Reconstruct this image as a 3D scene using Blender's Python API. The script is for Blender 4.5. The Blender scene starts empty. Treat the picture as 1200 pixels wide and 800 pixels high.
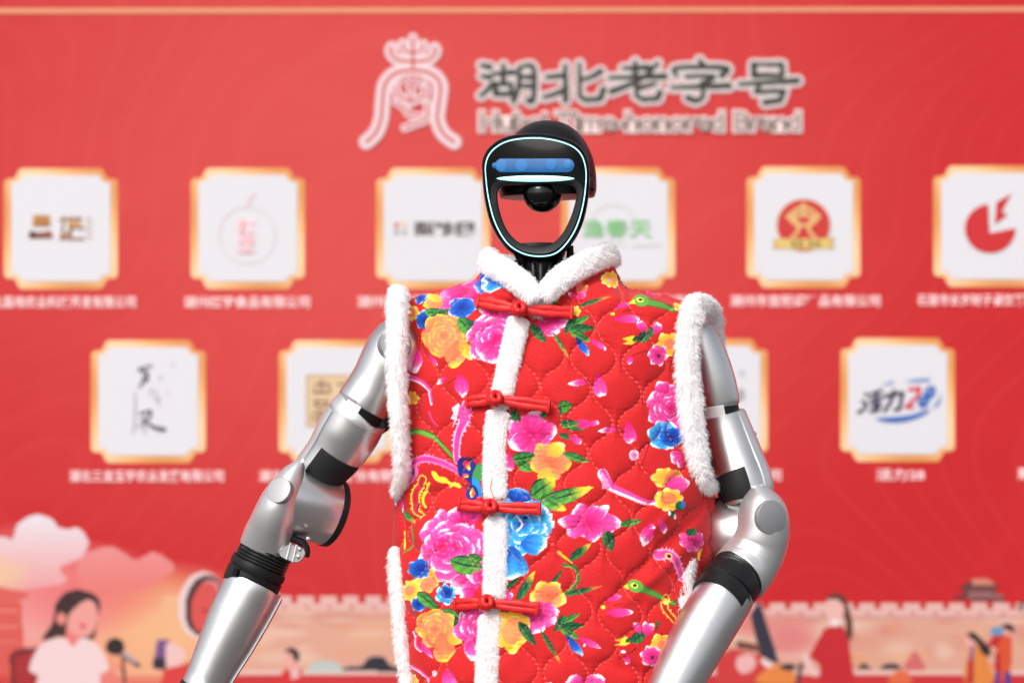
import bpy, math, random
import numpy as np
from mathutils import Vector, Matrix
from mathutils.geometry import tessellate_polygon

random.seed(7)
rng = np.random.default_rng(7)
scene = bpy.context.scene
COL = scene.collection

# ------------------------------------------------------------------ camera, sky, sun, exposure
S = 0.0011        # metres per photo pixel at the robot's plane
D = 3.2           # camera to robot plane
H = 1.25          # lens height
YB = 1.7          # backdrop distance behind the robot
FOCAL = 36.0 * D / (1200 * S)
cam_data = bpy.data.cameras.new("camera")
cam = bpy.data.objects.new("camera", cam_data)
COL.objects.link(cam)
cam.location = (0, -D, H)
cam.rotation_euler = (math.radians(90), 0, 0)
cam_data.lens = FOCAL
cam_data.sensor_width = 36
cam_data.clip_end = 3000
cam_data.clip_start = 0.05
cam_data.dof.use_dof = True
cam_data.dof.focus_distance = D - 0.09
cam_data.dof.aperture_fstop = 3.5
scene.camera = cam

SUN_EL, SUN_AZ = 42.0, -30.0    # azimuth measured from the camera's side, negative = from image left
world = bpy.data.worlds.new("World")
scene.world = world
world.use_nodes = True
wn = world.node_tree
sky = wn.nodes.new('ShaderNodeTexSky')
sky.sky_type = 'NISHITA'
sky.sun_disc = False
sky.sun_elevation = math.radians(SUN_EL)
sky.sun_rotation = math.radians(180 - SUN_AZ)
sky.air_density = 1.0
sky.dust_density = 4.0
sky.ozone_density = 1.0
bg = wn.nodes['Background']
bg.inputs['Strength'].default_value = 0.12
hs = wn.nodes.new('ShaderNodeHueSaturation')     # thin high cloud: a paler, greyer sky all round
hs.inputs['Saturation'].default_value = 0.3
wn.links.new(sky.outputs[0], hs.inputs['Color'])
wn.links.new(hs.outputs[0], bg.inputs['Color'])
sun_data = bpy.data.lights.new("sun", 'SUN')
sun_data.energy = 1.5
sun_data.angle = math.radians(28)
sun_data.color = (1.0, 0.97, 0.93)
sun = bpy.data.objects.new("sun", sun_data)
COL.objects.link(sun)
e, a = math.radians(SUN_EL), math.radians(SUN_AZ)
sdir = Vector((math.sin(a) * math.cos(e), -math.cos(a) * math.cos(e), math.sin(e)))
sun.rotation_euler = sdir.to_track_quat('Z', 'Y').to_euler()
sun.location = (-3, -6, 6)
scene.view_settings.view_transform = 'Standard'
scene.view_settings.look = 'None'
scene.view_settings.gamma = 1
scene.view_settings.use_curve_mapping = False
scene.view_settings.exposure = 0.58
scene.cycles.max_bounces = 16
scene.cycles.diffuse_bounces = 8

# ------------------------------------------------------------------ helpers
def P(px, py, d=0.0):
    k = S * (D + d) / D
    return Vector(((px - 600) * k, d, H - (py - 400) * k))

def px_len(r, d=0.0):
    return r * S * (D + d) / D

def srgb(c):
    c = np.asarray(c, dtype=float) / 255.0
    return np.where(c <= 0.04045, c / 12.92, ((c + 0.055) / 1.055) ** 2.4)

def lin(c):
    return tuple(float(v) for v in srgb(c))

def mesh_obj(name, verts, faces, mat=None, parent=None, smooth=True):
    me = bpy.data.meshes.new(name)
    me.from_pydata([tuple(v) for v in verts], [], faces)
    me.validate()
    if smooth:
        me.polygons.foreach_set('use_smooth', [True] * len(me.polygons))
    if mat:
        me.materials.append(mat)
    o = bpy.data.objects.new(name, me)
    COL.objects.link(o)
    if parent:
        o.parent = parent
    return o

def empty(name, loc, label=None, cat=None, group=None, parent=None):
    o = bpy.data.objects.new(name, None)
    COL.objects.link(o)
    o.location = loc
    o.empty_display_size = 0.1
    if label: o['label'] = label
    if cat: o['category'] = cat
    if group: o['group'] = group
    if parent: o.parent = parent
    return o

def set_parent(o, p):
    o.parent = p
    o.matrix_parent_inverse = Matrix_I(p)

def Matrix_I(p):
    m = p.matrix_basis.copy()
    q = p.parent
    while q:
        m = q.matrix_basis @ m
        q = q.parent
    return m.inverted()

def grid_faces(nu, nv, wrap_u=False, wrap_v=False, flip=False):
    f = []
    for j in range(nv if wrap_v else nv - 1):
        for i in range(nu if wrap_u else nu - 1):
            a_, b_ = j * nu + i, j * nu + (i + 1) % nu
            c_, d_ = ((j + 1) % nv) * nu + (i + 1) % nu, ((j + 1) % nv) * nu + i
            f.append((a_, d_, c_, b_) if flip else (a_, b_, c_, d_))
    return f

def catmull(pts, n=8, closed=False):
    p = np.asarray(pts, dtype=float)
    m = len(p)
    out = []
    for i in range(m if closed else m - 1):
        if closed:
            p0, p1, p2, p3 = p[(i - 1) % m], p[i], p[(i + 1) % m], p[(i + 2) % m]
        else:
            p0, p1, p2, p3 = p[max(i - 1, 0)], p[i], p[i + 1], p[min(i + 2, m - 1)]
        for k in range(n):
            t = k / n
            out.append(0.5 * ((2 * p1) + (-p0 + p2) * t + (2 * p0 - 5 * p1 + 4 * p2 - p3) * t * t
                              + (-p0 + 3 * p1 - 3 * p2 + p3) * t ** 3))
    if not closed:
        out.append(p[-1])
    return np.array(out)

# ------------------------------------------------------------------ materials (procedural)
def mat_basic(name, col, rough=0.5, metal=0.0, coat=0.0, bump=0.0, bscale=400.0, var=0.0, vscale=20.0, rvar=0.0, spec=0.5):
    m = bpy.data.materials.new(name)
    m.use_nodes = True
    nt = m.node_tree
    b = nt.nodes['Principled BSDF']
    b.inputs['Roughness'].default_value = rough
    b.inputs['Metallic'].default_value = metal
    b.inputs['Coat Weight'].default_value = coat
    b.inputs['Specular IOR Level'].default_value = spec
    b.inputs['Base Color'].default_value = (*col, 1)
    tc = nt.nodes.new('ShaderNodeTexCoord')
    if var > 0 or rvar > 0:
        n = nt.nodes.new('ShaderNodeTexNoise')
        n.inputs['Scale'].default_value = vscale
        n.inputs['Detail'].default_value = 5
        nt.links.new(tc.outputs['Object'], n.inputs['Vector'])
        if var > 0:
            mx = nt.nodes.new('ShaderNodeMix')
            mx.data_type = 'RGBA'
            mx.inputs['A'].default_value = (*[max(0, c * (1 - var)) for c in col], 1)
            mx.inputs['B'].default_value = (*[min(1, c * (1 + var)) for c in col], 1)
            nt.links.new(n.outputs['Fac'], mx.inputs['Factor'])
            nt.links.new(mx.outputs['Result'], b.inputs['Base Color'])
        if rvar > 0:
            mr = nt.nodes.new('ShaderNodeMapRange')
            mr.inputs['To Min'].default_value = max(0.02, rough - rvar)
            mr.inputs['To Max'].default_value = min(1, rough + rvar)
            nt.links.new(n.outputs['Fac'], mr.inputs['Value'])
            nt.links.new(mr.outputs['Result'], b.inputs['Roughness'])
    if bump > 0:
        n2 = nt.nodes.new('ShaderNodeTexNoise')
        n2.inputs['Scale'].default_value = bscale
        n2.inputs['Detail'].default_value = 2
        nt.links.new(tc.outputs['Object'], n2.inputs['Vector'])
        bp = nt.nodes.new('ShaderNodeBump')
        bp.inputs['Strength'].default_value = bump
        bp.inputs['Distance'].default_value = 0.001
        nt.links.new(n2.outputs['Fac'], bp.inputs['Height'])
        nt.links.new(bp.outputs['Normal'], b.inputs['Normal'])
    return m

def mat_vcol(name, rough=0.8, bump=0.0, spec=0.3, sheen=0.0, weave=False):
    m = bpy.data.materials.new(name)
    m.use_nodes = True
    nt = m.node_tree
    b = nt.nodes['Principled BSDF']
    b.inputs['Roughness'].default_value = rough
    b.inputs['Specular IOR Level'].default_value = spec
    b.inputs['Sheen Weight'].default_value = sheen
    at = nt.nodes.new('ShaderNodeAttribute')
    at.attribute_name = 'print'
    nt.links.new(at.outputs['Color'], b.inputs['Base Color'])
    if bump > 0:
        tc = nt.nodes.new('ShaderNodeTexCoord')
        n2 = nt.nodes.new('ShaderNodeTexNoise')
        n2.inputs['Scale'].default_value = 700
        n2.inputs['Detail'].default_value = 3
        nt.links.new(tc.outputs['Object'], n2.inputs['Vector'])
        bp = nt.nodes.new('ShaderNodeBump')
        bp.inputs['Strength'].default_value = bump
        bp.inputs['Distance'].default_value = 0.0006
        nt.links.new(n2.outputs['Fac'], bp.inputs['Height'])
        nt.links.new(bp.outputs['Normal'], b.inputs['Normal'])
    return m

def mat_emit(name, col, strength):
    m = bpy.data.materials.new(name)
    m.use_nodes = True
    b = m.node_tree.nodes['Principled BSDF']
    b.inputs['Base Color'].default_value = (*col, 1)
    b.inputs['Roughness'].default_value = 0.3
    b.inputs['Emission Color'].default_value = (*col, 1)
    b.inputs['Emission Strength'].default_value = strength
    return m

def mat_fur(name):
    m = bpy.data.materials.new(name)
    m.use_nodes = True
    nt = m.node_tree
    b = nt.nodes['Principled BSDF']
    b.inputs['Base Color'].default_value = (0.965, 0.95, 0.955, 1)
    b.inputs['Roughness'].default_value = 0.9
    b.inputs['Specular IOR Level'].default_value = 0.1
    tr = nt.nodes.new('ShaderNodeBsdfTranslucent')
    tr.inputs['Color'].default_value = (0.965, 0.95, 0.955, 1)
    mx = nt.nodes.new('ShaderNodeMixShader')
    mx.inputs[0].default_value = 0.3
    nt.links.new(b.outputs[0], mx.inputs[1])
    nt.links.new(tr.outputs[0], mx.inputs[2])
    nt.links.new(mx.outputs[0], nt.nodes['Material Output'].inputs[0])
    return m

def mat_gold():
    m = bpy.data.materials.new("printed_gold_gradient")
    m.use_nodes = True
    nt = m.node_tree
    b = nt.nodes['Principled BSDF']
    b.inputs['Roughness'].default_value = 0.6
    tc = nt.nodes.new('ShaderNodeTexCoord')
    w = nt.nodes.new('ShaderNodeTexWave')
    w.wave_type = 'BANDS'
    w.bands_direction = 'DIAGONAL'
    w.inputs['Scale'].default_value = 0.55
    w.inputs['Distortion'].default_value = 0.4
    nt.links.new(tc.outputs['Generated'], w.inputs['Vector'])
    r = nt.nodes.new('ShaderNodeValToRGB')
    r.color_ramp.elements[0].color = (*lin((206, 140, 76)), 1)
    r.color_ramp.elements[1].color = (*lin((228, 190, 144)), 1)
    el = r.color_ramp.elements.new(0.5)
    el.color = (*lin((224, 166, 106)), 1)
    nt.links.new(w.outputs['Color'], r.inputs['Fac'])
    nt.links.new(r.outputs['Color'], b.inputs['Base Color'])
    return m

def mat_banner():
    """red vinyl with a faint printed pattern of contour lines, paler coral at the centre and deeper red outwards"""
    m = bpy.data.materials.new("printed_red_vinyl")
    m.use_nodes = True
    nt = m.node_tree
    b = nt.nodes['Principled BSDF']
    b.inputs['Roughness'].default_value = 0.55
    b.inputs['Specular IOR Level'].default_value = 0.35
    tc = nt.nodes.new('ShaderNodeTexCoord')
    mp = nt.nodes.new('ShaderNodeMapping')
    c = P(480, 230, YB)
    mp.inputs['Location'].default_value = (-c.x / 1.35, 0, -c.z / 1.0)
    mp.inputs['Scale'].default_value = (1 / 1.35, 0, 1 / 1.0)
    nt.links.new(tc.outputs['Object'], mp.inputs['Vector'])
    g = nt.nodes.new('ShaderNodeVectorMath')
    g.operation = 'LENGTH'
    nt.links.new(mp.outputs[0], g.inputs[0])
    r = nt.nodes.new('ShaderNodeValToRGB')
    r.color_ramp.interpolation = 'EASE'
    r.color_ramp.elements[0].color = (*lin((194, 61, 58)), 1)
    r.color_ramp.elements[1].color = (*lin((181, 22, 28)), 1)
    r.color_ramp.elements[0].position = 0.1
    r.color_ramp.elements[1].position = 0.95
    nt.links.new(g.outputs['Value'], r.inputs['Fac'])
    n = nt.nodes.new('ShaderNodeTexNoise')
    n.inputs['Scale'].default_value = 1.3
    n.inputs['Detail'].default_value = 0
    nt.links.new(tc.outputs['Object'], n.inputs['Vector'])
    mu = nt.nodes.new('ShaderNodeMath'); mu.operation = 'MULTIPLY'; mu.inputs[1].default_value = 26
    fr = nt.nodes.new('ShaderNodeMath'); fr.operation = 'FRACT'
    gt = nt.nodes.new('ShaderNodeMath'); gt.operation = 'GREATER_THAN'; gt.inputs[1].default_value = 0.82
    nt.links.new(n.outputs['Fac'], mu.inputs[0]); nt.links.new(mu.outputs[0], fr.inputs[0]); nt.links.new(fr.outputs[0], gt.inputs[0])
    sc = nt.nodes.new('ShaderNodeMath'); sc.operation = 'MULTIPLY'; sc.inputs[1].default_value = 0.022
    nt.links.new(gt.outputs[0], sc.inputs[0])
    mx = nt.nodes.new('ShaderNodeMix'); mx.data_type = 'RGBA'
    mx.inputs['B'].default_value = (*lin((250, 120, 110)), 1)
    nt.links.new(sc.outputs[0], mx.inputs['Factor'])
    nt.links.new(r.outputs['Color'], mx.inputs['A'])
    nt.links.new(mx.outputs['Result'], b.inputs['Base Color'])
    wv = nt.nodes.new('ShaderNodeTexNoise')       # slack in the stretched vinyl
    wv.inputs['Scale'].default_value = 2.2
    wv.inputs['Detail'].default_value = 3
    nt.links.new(tc.outputs['Object'], wv.inputs['Vector'])
    bp = nt.nodes.new('ShaderNodeBump')
    bp.inputs['Strength'].default_value = 0.15
    bp.inputs['Distance'].default_value = 0.06
    nt.links.new(wv.outputs['Fac'], bp.inputs['Height'])
    nt.links.new(bp.outputs['Normal'], b.inputs['Normal'])
    return m

M = {}
M['silver'] = mat_basic("satin_silver_paint", (0.70, 0.695, 0.69), 0.34, 0.97, bump=0.06, bscale=900, var=0.06, vscale=26, rvar=0.08)
M['silver2'] = mat_basic("pale_silver_paint", (0.68, 0.68, 0.685), 0.36, 0.75, bump=0.05, bscale=900, var=0.04, vscale=20, rvar=0.05)
M['brushed'] = mat_basic("brushed_aluminium", (0.68, 0.67, 0.67), 0.30, 0.95, var=0.03, vscale=15)
M['cap'] = mat_basic("grey_cap", (0.34, 0.34, 0.355), 0.45, 0.6)
M['chrome'] = mat_basic("chrome", (0.8, 0.8, 0.8), 0.12, 1.0)
M['black'] = mat_basic("black_plastic", (0.009, 0.009, 0.0095), 0.4, bump=0.05, bscale=800, spec=0.25)
M['inset'] = mat_basic("matte_black_pad", (0.012, 0.012, 0.0125), 0.6, bump=0.1, bscale=1500, spec=0.25)
M['rubber'] = mat_basic("black_rubber", (0.009, 0.009, 0.0095), 0.36, spec=0.45)
M['gloss'] = mat_basic("gloss_black_visor", (0.0025, 0.0025, 0.003), 0.14, spec=0.07)
M['shell'] = mat_basic("satin_black_shell", (0.007, 0.006, 0.0065), 0.38, spec=0.2)
M['bezel'] = mat_basic("dark_grey_bezel", (0.03, 0.03, 0.031), 0.42, 0.2, spec=0.25)
M['dome'] = mat_basic("black_glass_dome", (0.002, 0.002, 0.003), 0.05, spec=0.4)
M['glow'] = mat_emit("cyan_white_light", lin((160, 232, 240)), 0.62)
M['glow2'] = mat_emit("cyan_status_light", lin((150, 236, 232)), 0.65)
M['bluelens'] = mat_basic("blue_coated_glass", lin((12, 88, 150)), 0.22, coat=0.1, var=0.2, vscale=60)
M['bluedisc'] = mat_basic("pale_blue_lens", lin((34, 112, 176)), 0.25, coat=0.1)
M['white_tab'] = mat_basic("white_label", (0.78, 0.78, 0.78), 0.5)
M['satin'] = mat_basic("red_satin", lin((200, 28, 29)), 0.45, bump=0.7, bscale=130, spec=0.35, var=0.12, vscale=150)
M['fur'] = mat_fur("white_fur")
M['vest'] = mat_vcol("printed_cotton", 0.75, 0.22, 0.2, 0.1)
M['lining'] = mat_basic("red_lining", lin((190, 25, 28)), 0.8)
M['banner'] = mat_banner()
M['print'] = mat_vcol("printed_ink", 0.55, 0, 0.35)
M['gold'] = mat_gold()
M['card'] = mat_basic("printed_white", lin((203, 201, 206)), 0.6)
M['stripe'] = mat_basic("printed_gold_stripe", lin((206, 136, 98)), 0.6)
M['caption'] = mat_basic("printed_pink_white_lettering", lin((246, 205, 205)), 0.6)
M['ground'] = mat_basic("grey_paving", (0.085, 0.083, 0.08), 0.85, var=0.25, vscale=3, bump=0.3, bscale=40)

# ------------------------------------------------------------------ print painter (works in photo-pixel units on a plane or a cloth)
class Canvas:
    def __init__(s, x0, y0, x1, y1, k, base):
        s.x0, s.y0, s.k = x0, y0, k
        s.w, s.h = int((x1 - x0) * k) + 1, int((y1 - y0) * k) + 1
        s.img = np.empty((s.h, s.w, 3)); s.img[:] = base
        s.mask = np.zeros((s.h, s.w), bool)
        r = np.random.default_rng(3)
        n = r.random((s.h, s.w))
        for _ in range(2):
            n = (n + np.roll(n, 1, 0) + np.roll(n, -1, 0) + np.roll(n, 1, 1) + np.roll(n, -1, 1)) / 5
        s.noise = (n - n.mean()) / (n.std() + 1e-9)
    def win(s, xa, ya, xb, yb):
        i0 = max(0, int((xa - s.x0) * s.k)); i1 = min(s.w, int((xb - s.x0) * s.k) + 2)
        j0 = max(0, int((ya - s.y0) * s.k)); j1 = min(s.h, int((yb - s.y0) * s.k) + 2)
        if i1 <= i0 or j1 <= j0:
            return None
        X, Y = np.meshgrid(s.x0 + np.arange(i0, i1) / s.k, s.y0 + np.arange(j0, j1) / s.k)
        return (slice(j0, j1), slice(i0, i1)), X, Y
    def put(s, sl, m, c, alpha=None):
        sub = s.img[sl]
        if alpha is None:
            if np.ndim(c) == 1: sub[m] = c
            else: sub[m] = c[m]
        else:
            al = (alpha * m)[..., None]
            sub[:] = sub * (1 - al) + np.asarray(c) * al
        s.mask[sl] |= m if alpha is None else (alpha * m) > 0.02
    def poly(s, pts, col, smooth=0, rough=0.0, shade=None):
        p = np.asarray(pts, float)
        if smooth: p = catmull(p, smooth, True)
        w = s.win(p[:, 0].min() - 1, p[:, 1].min() - 1, p[:, 0].max() + 1, p[:, 1].max() + 1)
        if w is None: return
        sl, X, Y = w
        if rough:
            nz = s.noise[sl]
            X = X + nz * rough; Y = Y + np.roll(nz, 3, 0) * rough
        ins = np.zeros(X.shape, bool)
        n = len(p)
        for i in range(n):
            xa, ya = p[i]; xb, yb = p[(i + 1) % n]
            if ya == yb: continue
            c = (ya > Y) != (yb > Y)
            ins ^= c & (X < (xb - xa) * (Y - ya) / (yb - ya) + xa)
        col = np.asarray(col, float)
        if shade is not None:
            col2 = np.asarray(shade[0], float)
            (ax, ay), (bx, by) = shade[1], shade[2]
            t = np.clip(((X - ax) * (bx - ax) + (Y - ay) * (by - ay)) / ((bx - ax) ** 2 + (by - ay) ** 2), 0, 1)
            s.put(sl, ins, col + (col2 - col) * t[..., None])
        else:
            s.put(sl, ins, col)
    def line(s, pts, w0, w1, col, smooth=6):
        p = np.asarray(pts, float)
        if smooth and len(p) > 2: p = catmull(p, smooth)
        mw = max(w0, w1)
        w = s.win(p[:, 0].min() - mw, p[:, 1].min() - mw, p[:, 0].max() + mw, p[:, 1].max() + mw)
        if w is None: return
        sl, X, Y = w
        m = np.zeros(X.shape, bool)
        n = len(p) - 1
        for i in range(n):
            a_, b_ = p[i], p[i + 1]
            d_ = b_ - a_
            L2 = max(1e-9, d_ @ d_)
            t = np.clip(((X - a_[0]) * d_[0] + (Y - a_[1]) * d_[1]) / L2, 0, 1)
            wid = w0 + (w1 - w0) * (i + t) / n
            m |= (X - a_[0] - t * d_[0]) ** 2 + (Y - a_[1] - t * d_[1]) ** 2 < (wid / 2) ** 2
        s.put(sl, m, np.asarray(col, float))
    def ell(s, cx, cy, rx, ry, col, rot=0, col2=None, soft=False, alpha=1.0):
        R = max(rx, ry)
        w = s.win(cx - R, cy - R, cx + R, cy + R)
        if w is None: return
        sl, X, Y = w
        c, sn = math.cos(math.radians(rot)), math.sin(math.radians(rot))
        u = ((X - cx) * c + (Y - cy) * sn) / rx
        v = (-(X - cx) * sn + (Y - cy) * c) / ry
        q = u * u + v * v
        if soft:
            s.put(sl, q < 1, np.asarray(col, float), alpha * np.clip(1 - q, 0, 1))
        elif col2 is not None:
            t = np.clip(q, 0, 1)[..., None]
            s.put(sl, q < 1, np.asarray(col, float) * (1 - t) + np.asarray(col2, float) * t)
        else:
            s.put(sl, q < 1, np.asarray(col, float))
    # ---- flower parts
    PAL = {'pink': ((206, 22, 104), (240, 82, 168), (253, 236, 246)),
           'hot': ((214, 20, 90), (236, 52, 140), (247, 130, 190)),
           'blue': ((22, 88, 186), (66, 172, 232), (238, 246, 255)),
           'navy': ((10, 40, 130), (24, 100, 200), (150, 205, 245)),
           'orange': ((240, 108, 74), (246, 142, 92), (252, 204, 52)),
           'yellow': ((244, 150, 70), (250, 200, 50), (255, 238, 150))}
    def petal(s, x0, y0, x1, y1, w, pal='pink', edge=0.34, ruf=0.07, pw=0.75, seed=0):
        d_ = np.array([x1 - x0, y1 - y0], float); L = np.hypot(*d_) + 1e-6; d_ /= L
        R = L + w
        r = s.win(min(x0, x1) - w, min(y0, y1) - w, max(x0, x1) + w, max(y0, y1) + w)
        if r is None: return
        sl, X, Y = r
        t = ((X - x0) * d_[0] + (Y - y0) * d_[1]) / L
        v = (-(X - x0) * d_[1] + (Y - y0) * d_[0])
        ph = seed * 1.7 + x0 * 0.37
        t2 = t + ruf * (np.sin(v / w * 6 + ph) * 0.75 + np.sin(v / w * 13 + ph * 2) * 0.25)
        tt = np.clip(t2, 0, 1)
        prof = np.sin(np.pi * tt ** (1 / pw) * 0.999 + 1e-6) ** 0.62 if pw < 1 else np.sin(np.pi * tt ** pw) ** 0.62
        prof = np.maximum(prof, 1e-3)
        sv = v / (w * 0.5 * prof)
        m = (np.abs(sv) < 1) & (t2 > 0) & (t2 < 1)
        nz = s.noise[sl]
        c0, c1, c2 = (np.array(c, float) for c in s.PAL[pal])
        q = np.clip(t * 1.25 - 0.08 + nz * 0.07 + 0.12 * np.sin(sv * 9 + ph), 0, 1)[..., None]
        col = c0 * (1 - q) + c1 * q
        ed = np.maximum(tt ** 1.6, np.abs(sv) ** 3 * (0.35 + 0.6 * tt)) + nz * 0.05
        k = np.clip((ed - (1 - edge)) / (edge * 0.55), 0, 1)[..., None]
        col = col * (1 - k) + c2 * k
        s.put(sl, m, col)
    def leaf(s, x0, y0, x1, y1, w, tip=None, dark=False, bend=0.0):
        d_ = np.array([x1 - x0, y1 - y0], float); L = np.hypot(*d_) + 1e-6; d_ /= L
        r = s.win(min(x0, x1) - w, min(y0, y1) - w, max(x0, x1) + w, max(y0, y1) + w)
        if r is None: return
        sl, X, Y = r
        t = ((X - x0) * d_[0] + (Y - y0) * d_[1]) / L
        v = (-(X - x0) * d_[1] + (Y - y0) * d_[0]) - bend * w * np.sin(np.pi * np.clip(t, 0, 1))
        tt = np.clip(t, 0, 1)
        prof = np.maximum(np.sin(np.pi * tt ** 0.8) ** 0.85, 1e-3)
        sv = v / (w * 0.5 * prof)
        m = (np.abs(sv) < 1) & (t > 0) & (t < 1)
        nz = s.noise[sl]
        lo, hi, dk = np.array((40, 108, 52.)), np.array((102, 168, 62.)), np.array((12, 52, 44.))
        if dark: lo, hi = np.array((14, 60, 48.)), np.array((60, 130, 58.))
        q = np.clip(0.5 + 0.45 * sv + 0.12 * nz + 0.2 * np.sin(t * 22 + sv * 4), 0, 1)[..., None]
        col = lo * (1 - q) + hi * q
        k = ((np.abs(sv + 0.05) < 0.10) | (sv < -0.82) | (np.abs(sv) > 0.93))[..., None]
        col = np.where(k, dk, col)
        if tip is not None:
            k = np.clip((t - 0.55) / 0.3 + nz * 0.1, 0, 1)[..., None]
            col = col * (1 - k) + np.array(tip, float) * k
        s.put(sl, m, col)
    def flower(s, cx, cy, r, n=5, pal='pink', rot=0, sq=1.0, edge=0.34, eye=None):
        for i in range(n):
            a_ = math.radians(rot + i * 360 / n)
            s.petal(cx, cy, cx + r * math.cos(a_), cy + r * sq * math.sin(a_), r * 2.5 / (n ** 0.62), pal, edge, seed=i)
        if eye is not None:
            s.ell(cx, cy, r * .16, r * .14, eye)
    def peony(s, cx, cy, r, pal='pink', sq=1.0, seed=0, layers=((1.0, 7, 0.8), (0.76, 6, 0.72), (0.52, 5, 0.6), (0.3, 4, 0.4))):
        rr = random.Random(seed)
        for li, (f, n, w) in enumerate(layers):
            off = rr.random() * 60
            for i in range(n):
                a_ = math.radians(off + i * 360 / n + rr.uniform(-9, 9))
                R = r * f * rr.uniform(0.88, 1.08)
                x0 = cx + 0.1 * R * math.cos(a_); y0 = cy + 0.1 * R * math.sin(a_) * sq
                s.petal(x0, y0, cx + R * math.cos(a_), cy + R * sq * math.sin(a_), r * w * rr.uniform(0.9, 1.15), pal,
                        0.2 + 0.08 * rr.random(), ruf=0.06, seed=i + li * 11)
        c0 = s.PAL[pal][0]
        s.ell(cx, cy, r * .12, r * .1 * sq, c0)
    def sample(s, px, py):
        fx = np.clip((px - s.x0) * s.k, 0, s.w - 1.001); fy = np.clip((py - s.y0) * s.k, 0, s.h - 1.001)
        i, j = fx.astype(int), fy.astype(int)
        u, v = (fx - i)[..., None], (fy - j)[..., None]
        I = s.img
        return (I[j, i] * (1 - u) + I[j, i + 1] * u) * (1 - v) + (I[j + 1, i] * (1 - u) + I[j + 1, i + 1] * u) * v

def set_print(me, rgb255, gain=1.0):
    at = me.attributes.new('print', 'FLOAT_COLOR', 'POINT')
    n = len(me.vertices)
    c = np.ones((n, 4), np.float32)
    c[:, :3] = srgb(np.clip(rgb255, 0, 255)) * gain
    at.data.foreach_set('color', c.ravel())

def fast_grid_mesh(name, co, nu, nv, keep=None, wrap_u=False):
    """co: (nv*nu,3); quads given by a keep mask on cells"""
    j, i = np.meshgrid(np.arange(nv - 1), np.arange(nu if wrap_u else nu - 1), indexing='ij')
    i2 = (i + 1) % nu
    q = np.stack([j * nu + i, j * nu + i2, (j + 1) * nu + i2, (j + 1) * nu + i], -1).reshape(-1, 4)
    if keep is not None:
        q = q[keep.ravel()]
    me = bpy.data.meshes.new(name)
    me.vertices.add(len(co)); me.vertices.foreach_set('co', np.asarray(co, np.float32).ravel())
    me.loops.add(q.size); me.loops.foreach_set('vertex_index', q.ravel().astype(np.int32))
    me.polygons.add(len(q)); me.polygons.foreach_set('loop_start', np.arange(0, q.size, 4, dtype=np.int32))
    me.polygons.foreach_set('loop_total', np.full(len(q), 4, np.int32))
    me.polygons.foreach_set('use_smooth', np.ones(len(q), bool))
    me.update(calc_edges=True)
    return me

# ------------------------------------------------------------------ ground
g = mesh_obj("ground", [(-400, -400, 0), (400, -400, 0), (400, 400, 0), (-400, 400, 0)], [(0, 1, 2, 3)], M['ground'], smooth=False)
g['kind'] = 'structure'

# ------------------------------------------------------------------ backdrop
backdrop = empty("backdrop", (0, YB, 0), "large red printed backdrop banner with rows of white logo cards behind the robot", "backdrop")
backdrop['kind'] = 'thing'
def to_b(o, parent=None):
    o.parent = parent or backdrop
    if parent is None: o.matrix_parent_inverse = Matrix_I(backdrop)
    return o
xl, xr = P(-700, 0, YB).x, P(1900, 0, YB).x
zt = P(0, -180, YB).z
bv = [(x, y, z) for z in (0.0, zt) for x, y in ((xl, YB), (xr, YB), (xr, YB + .05), (xl, YB + .05))]
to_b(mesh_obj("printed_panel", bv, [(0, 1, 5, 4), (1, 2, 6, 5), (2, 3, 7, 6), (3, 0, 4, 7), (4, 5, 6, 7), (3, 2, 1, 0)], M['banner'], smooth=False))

LAYER = 0.0012
def BP(px, py, layer):
    v = P(px, py, YB)
    return Vector((v.x, YB - LAYER * layer, v.z))
def flat(name, pts, mat, layer, parent=None):
    v = [BP(x, y, layer) for x, y in pts]
    tris = tessellate_polygon([[Vector((q.x, q.z, 0)) for q in v]])
    o = mesh_obj(name, v, [tuple(t) for t in tris], mat, smooth=False)
    # face the camera
    o.data.update()
    if sum(p.normal.y for p in o.data.polygons) > 0:
        o.data.flip_normals()
    return to_b(o, parent)
def sheet(name, cv, layer, parent=None, full=False):
    xs = cv.x0 + np.arange(cv.w) / cv.k
    ys = cv.y0 + np.arange(cv.h) / cv.k
    X, Y = np.meshgrid(xs, ys)
    k = S * (D + YB) / D
    co = np.stack([(X - 600) * k, np.full_like(X, YB - LAYER * layer), H - (Y - 400) * k], -1).reshape(-1, 3)
    m = cv.mask
    keep = (m[:-1, :-1] & m[1:, :-1] & m[:-1, 1:] & m[1:, 1:]) if not full else None
    me = fast_grid_mesh(name, co, cv.w, cv.h, keep)
    set_print(me, cv.img.reshape(-1, 3), 0.70)
    if me.polygons[0].normal.y > 0: me.flip_normals()
    me.materials.append(M['print'])
    o = bpy.data.objects.new(name, me); COL.objects.link(o)
    return to_b(o, parent)
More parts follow.
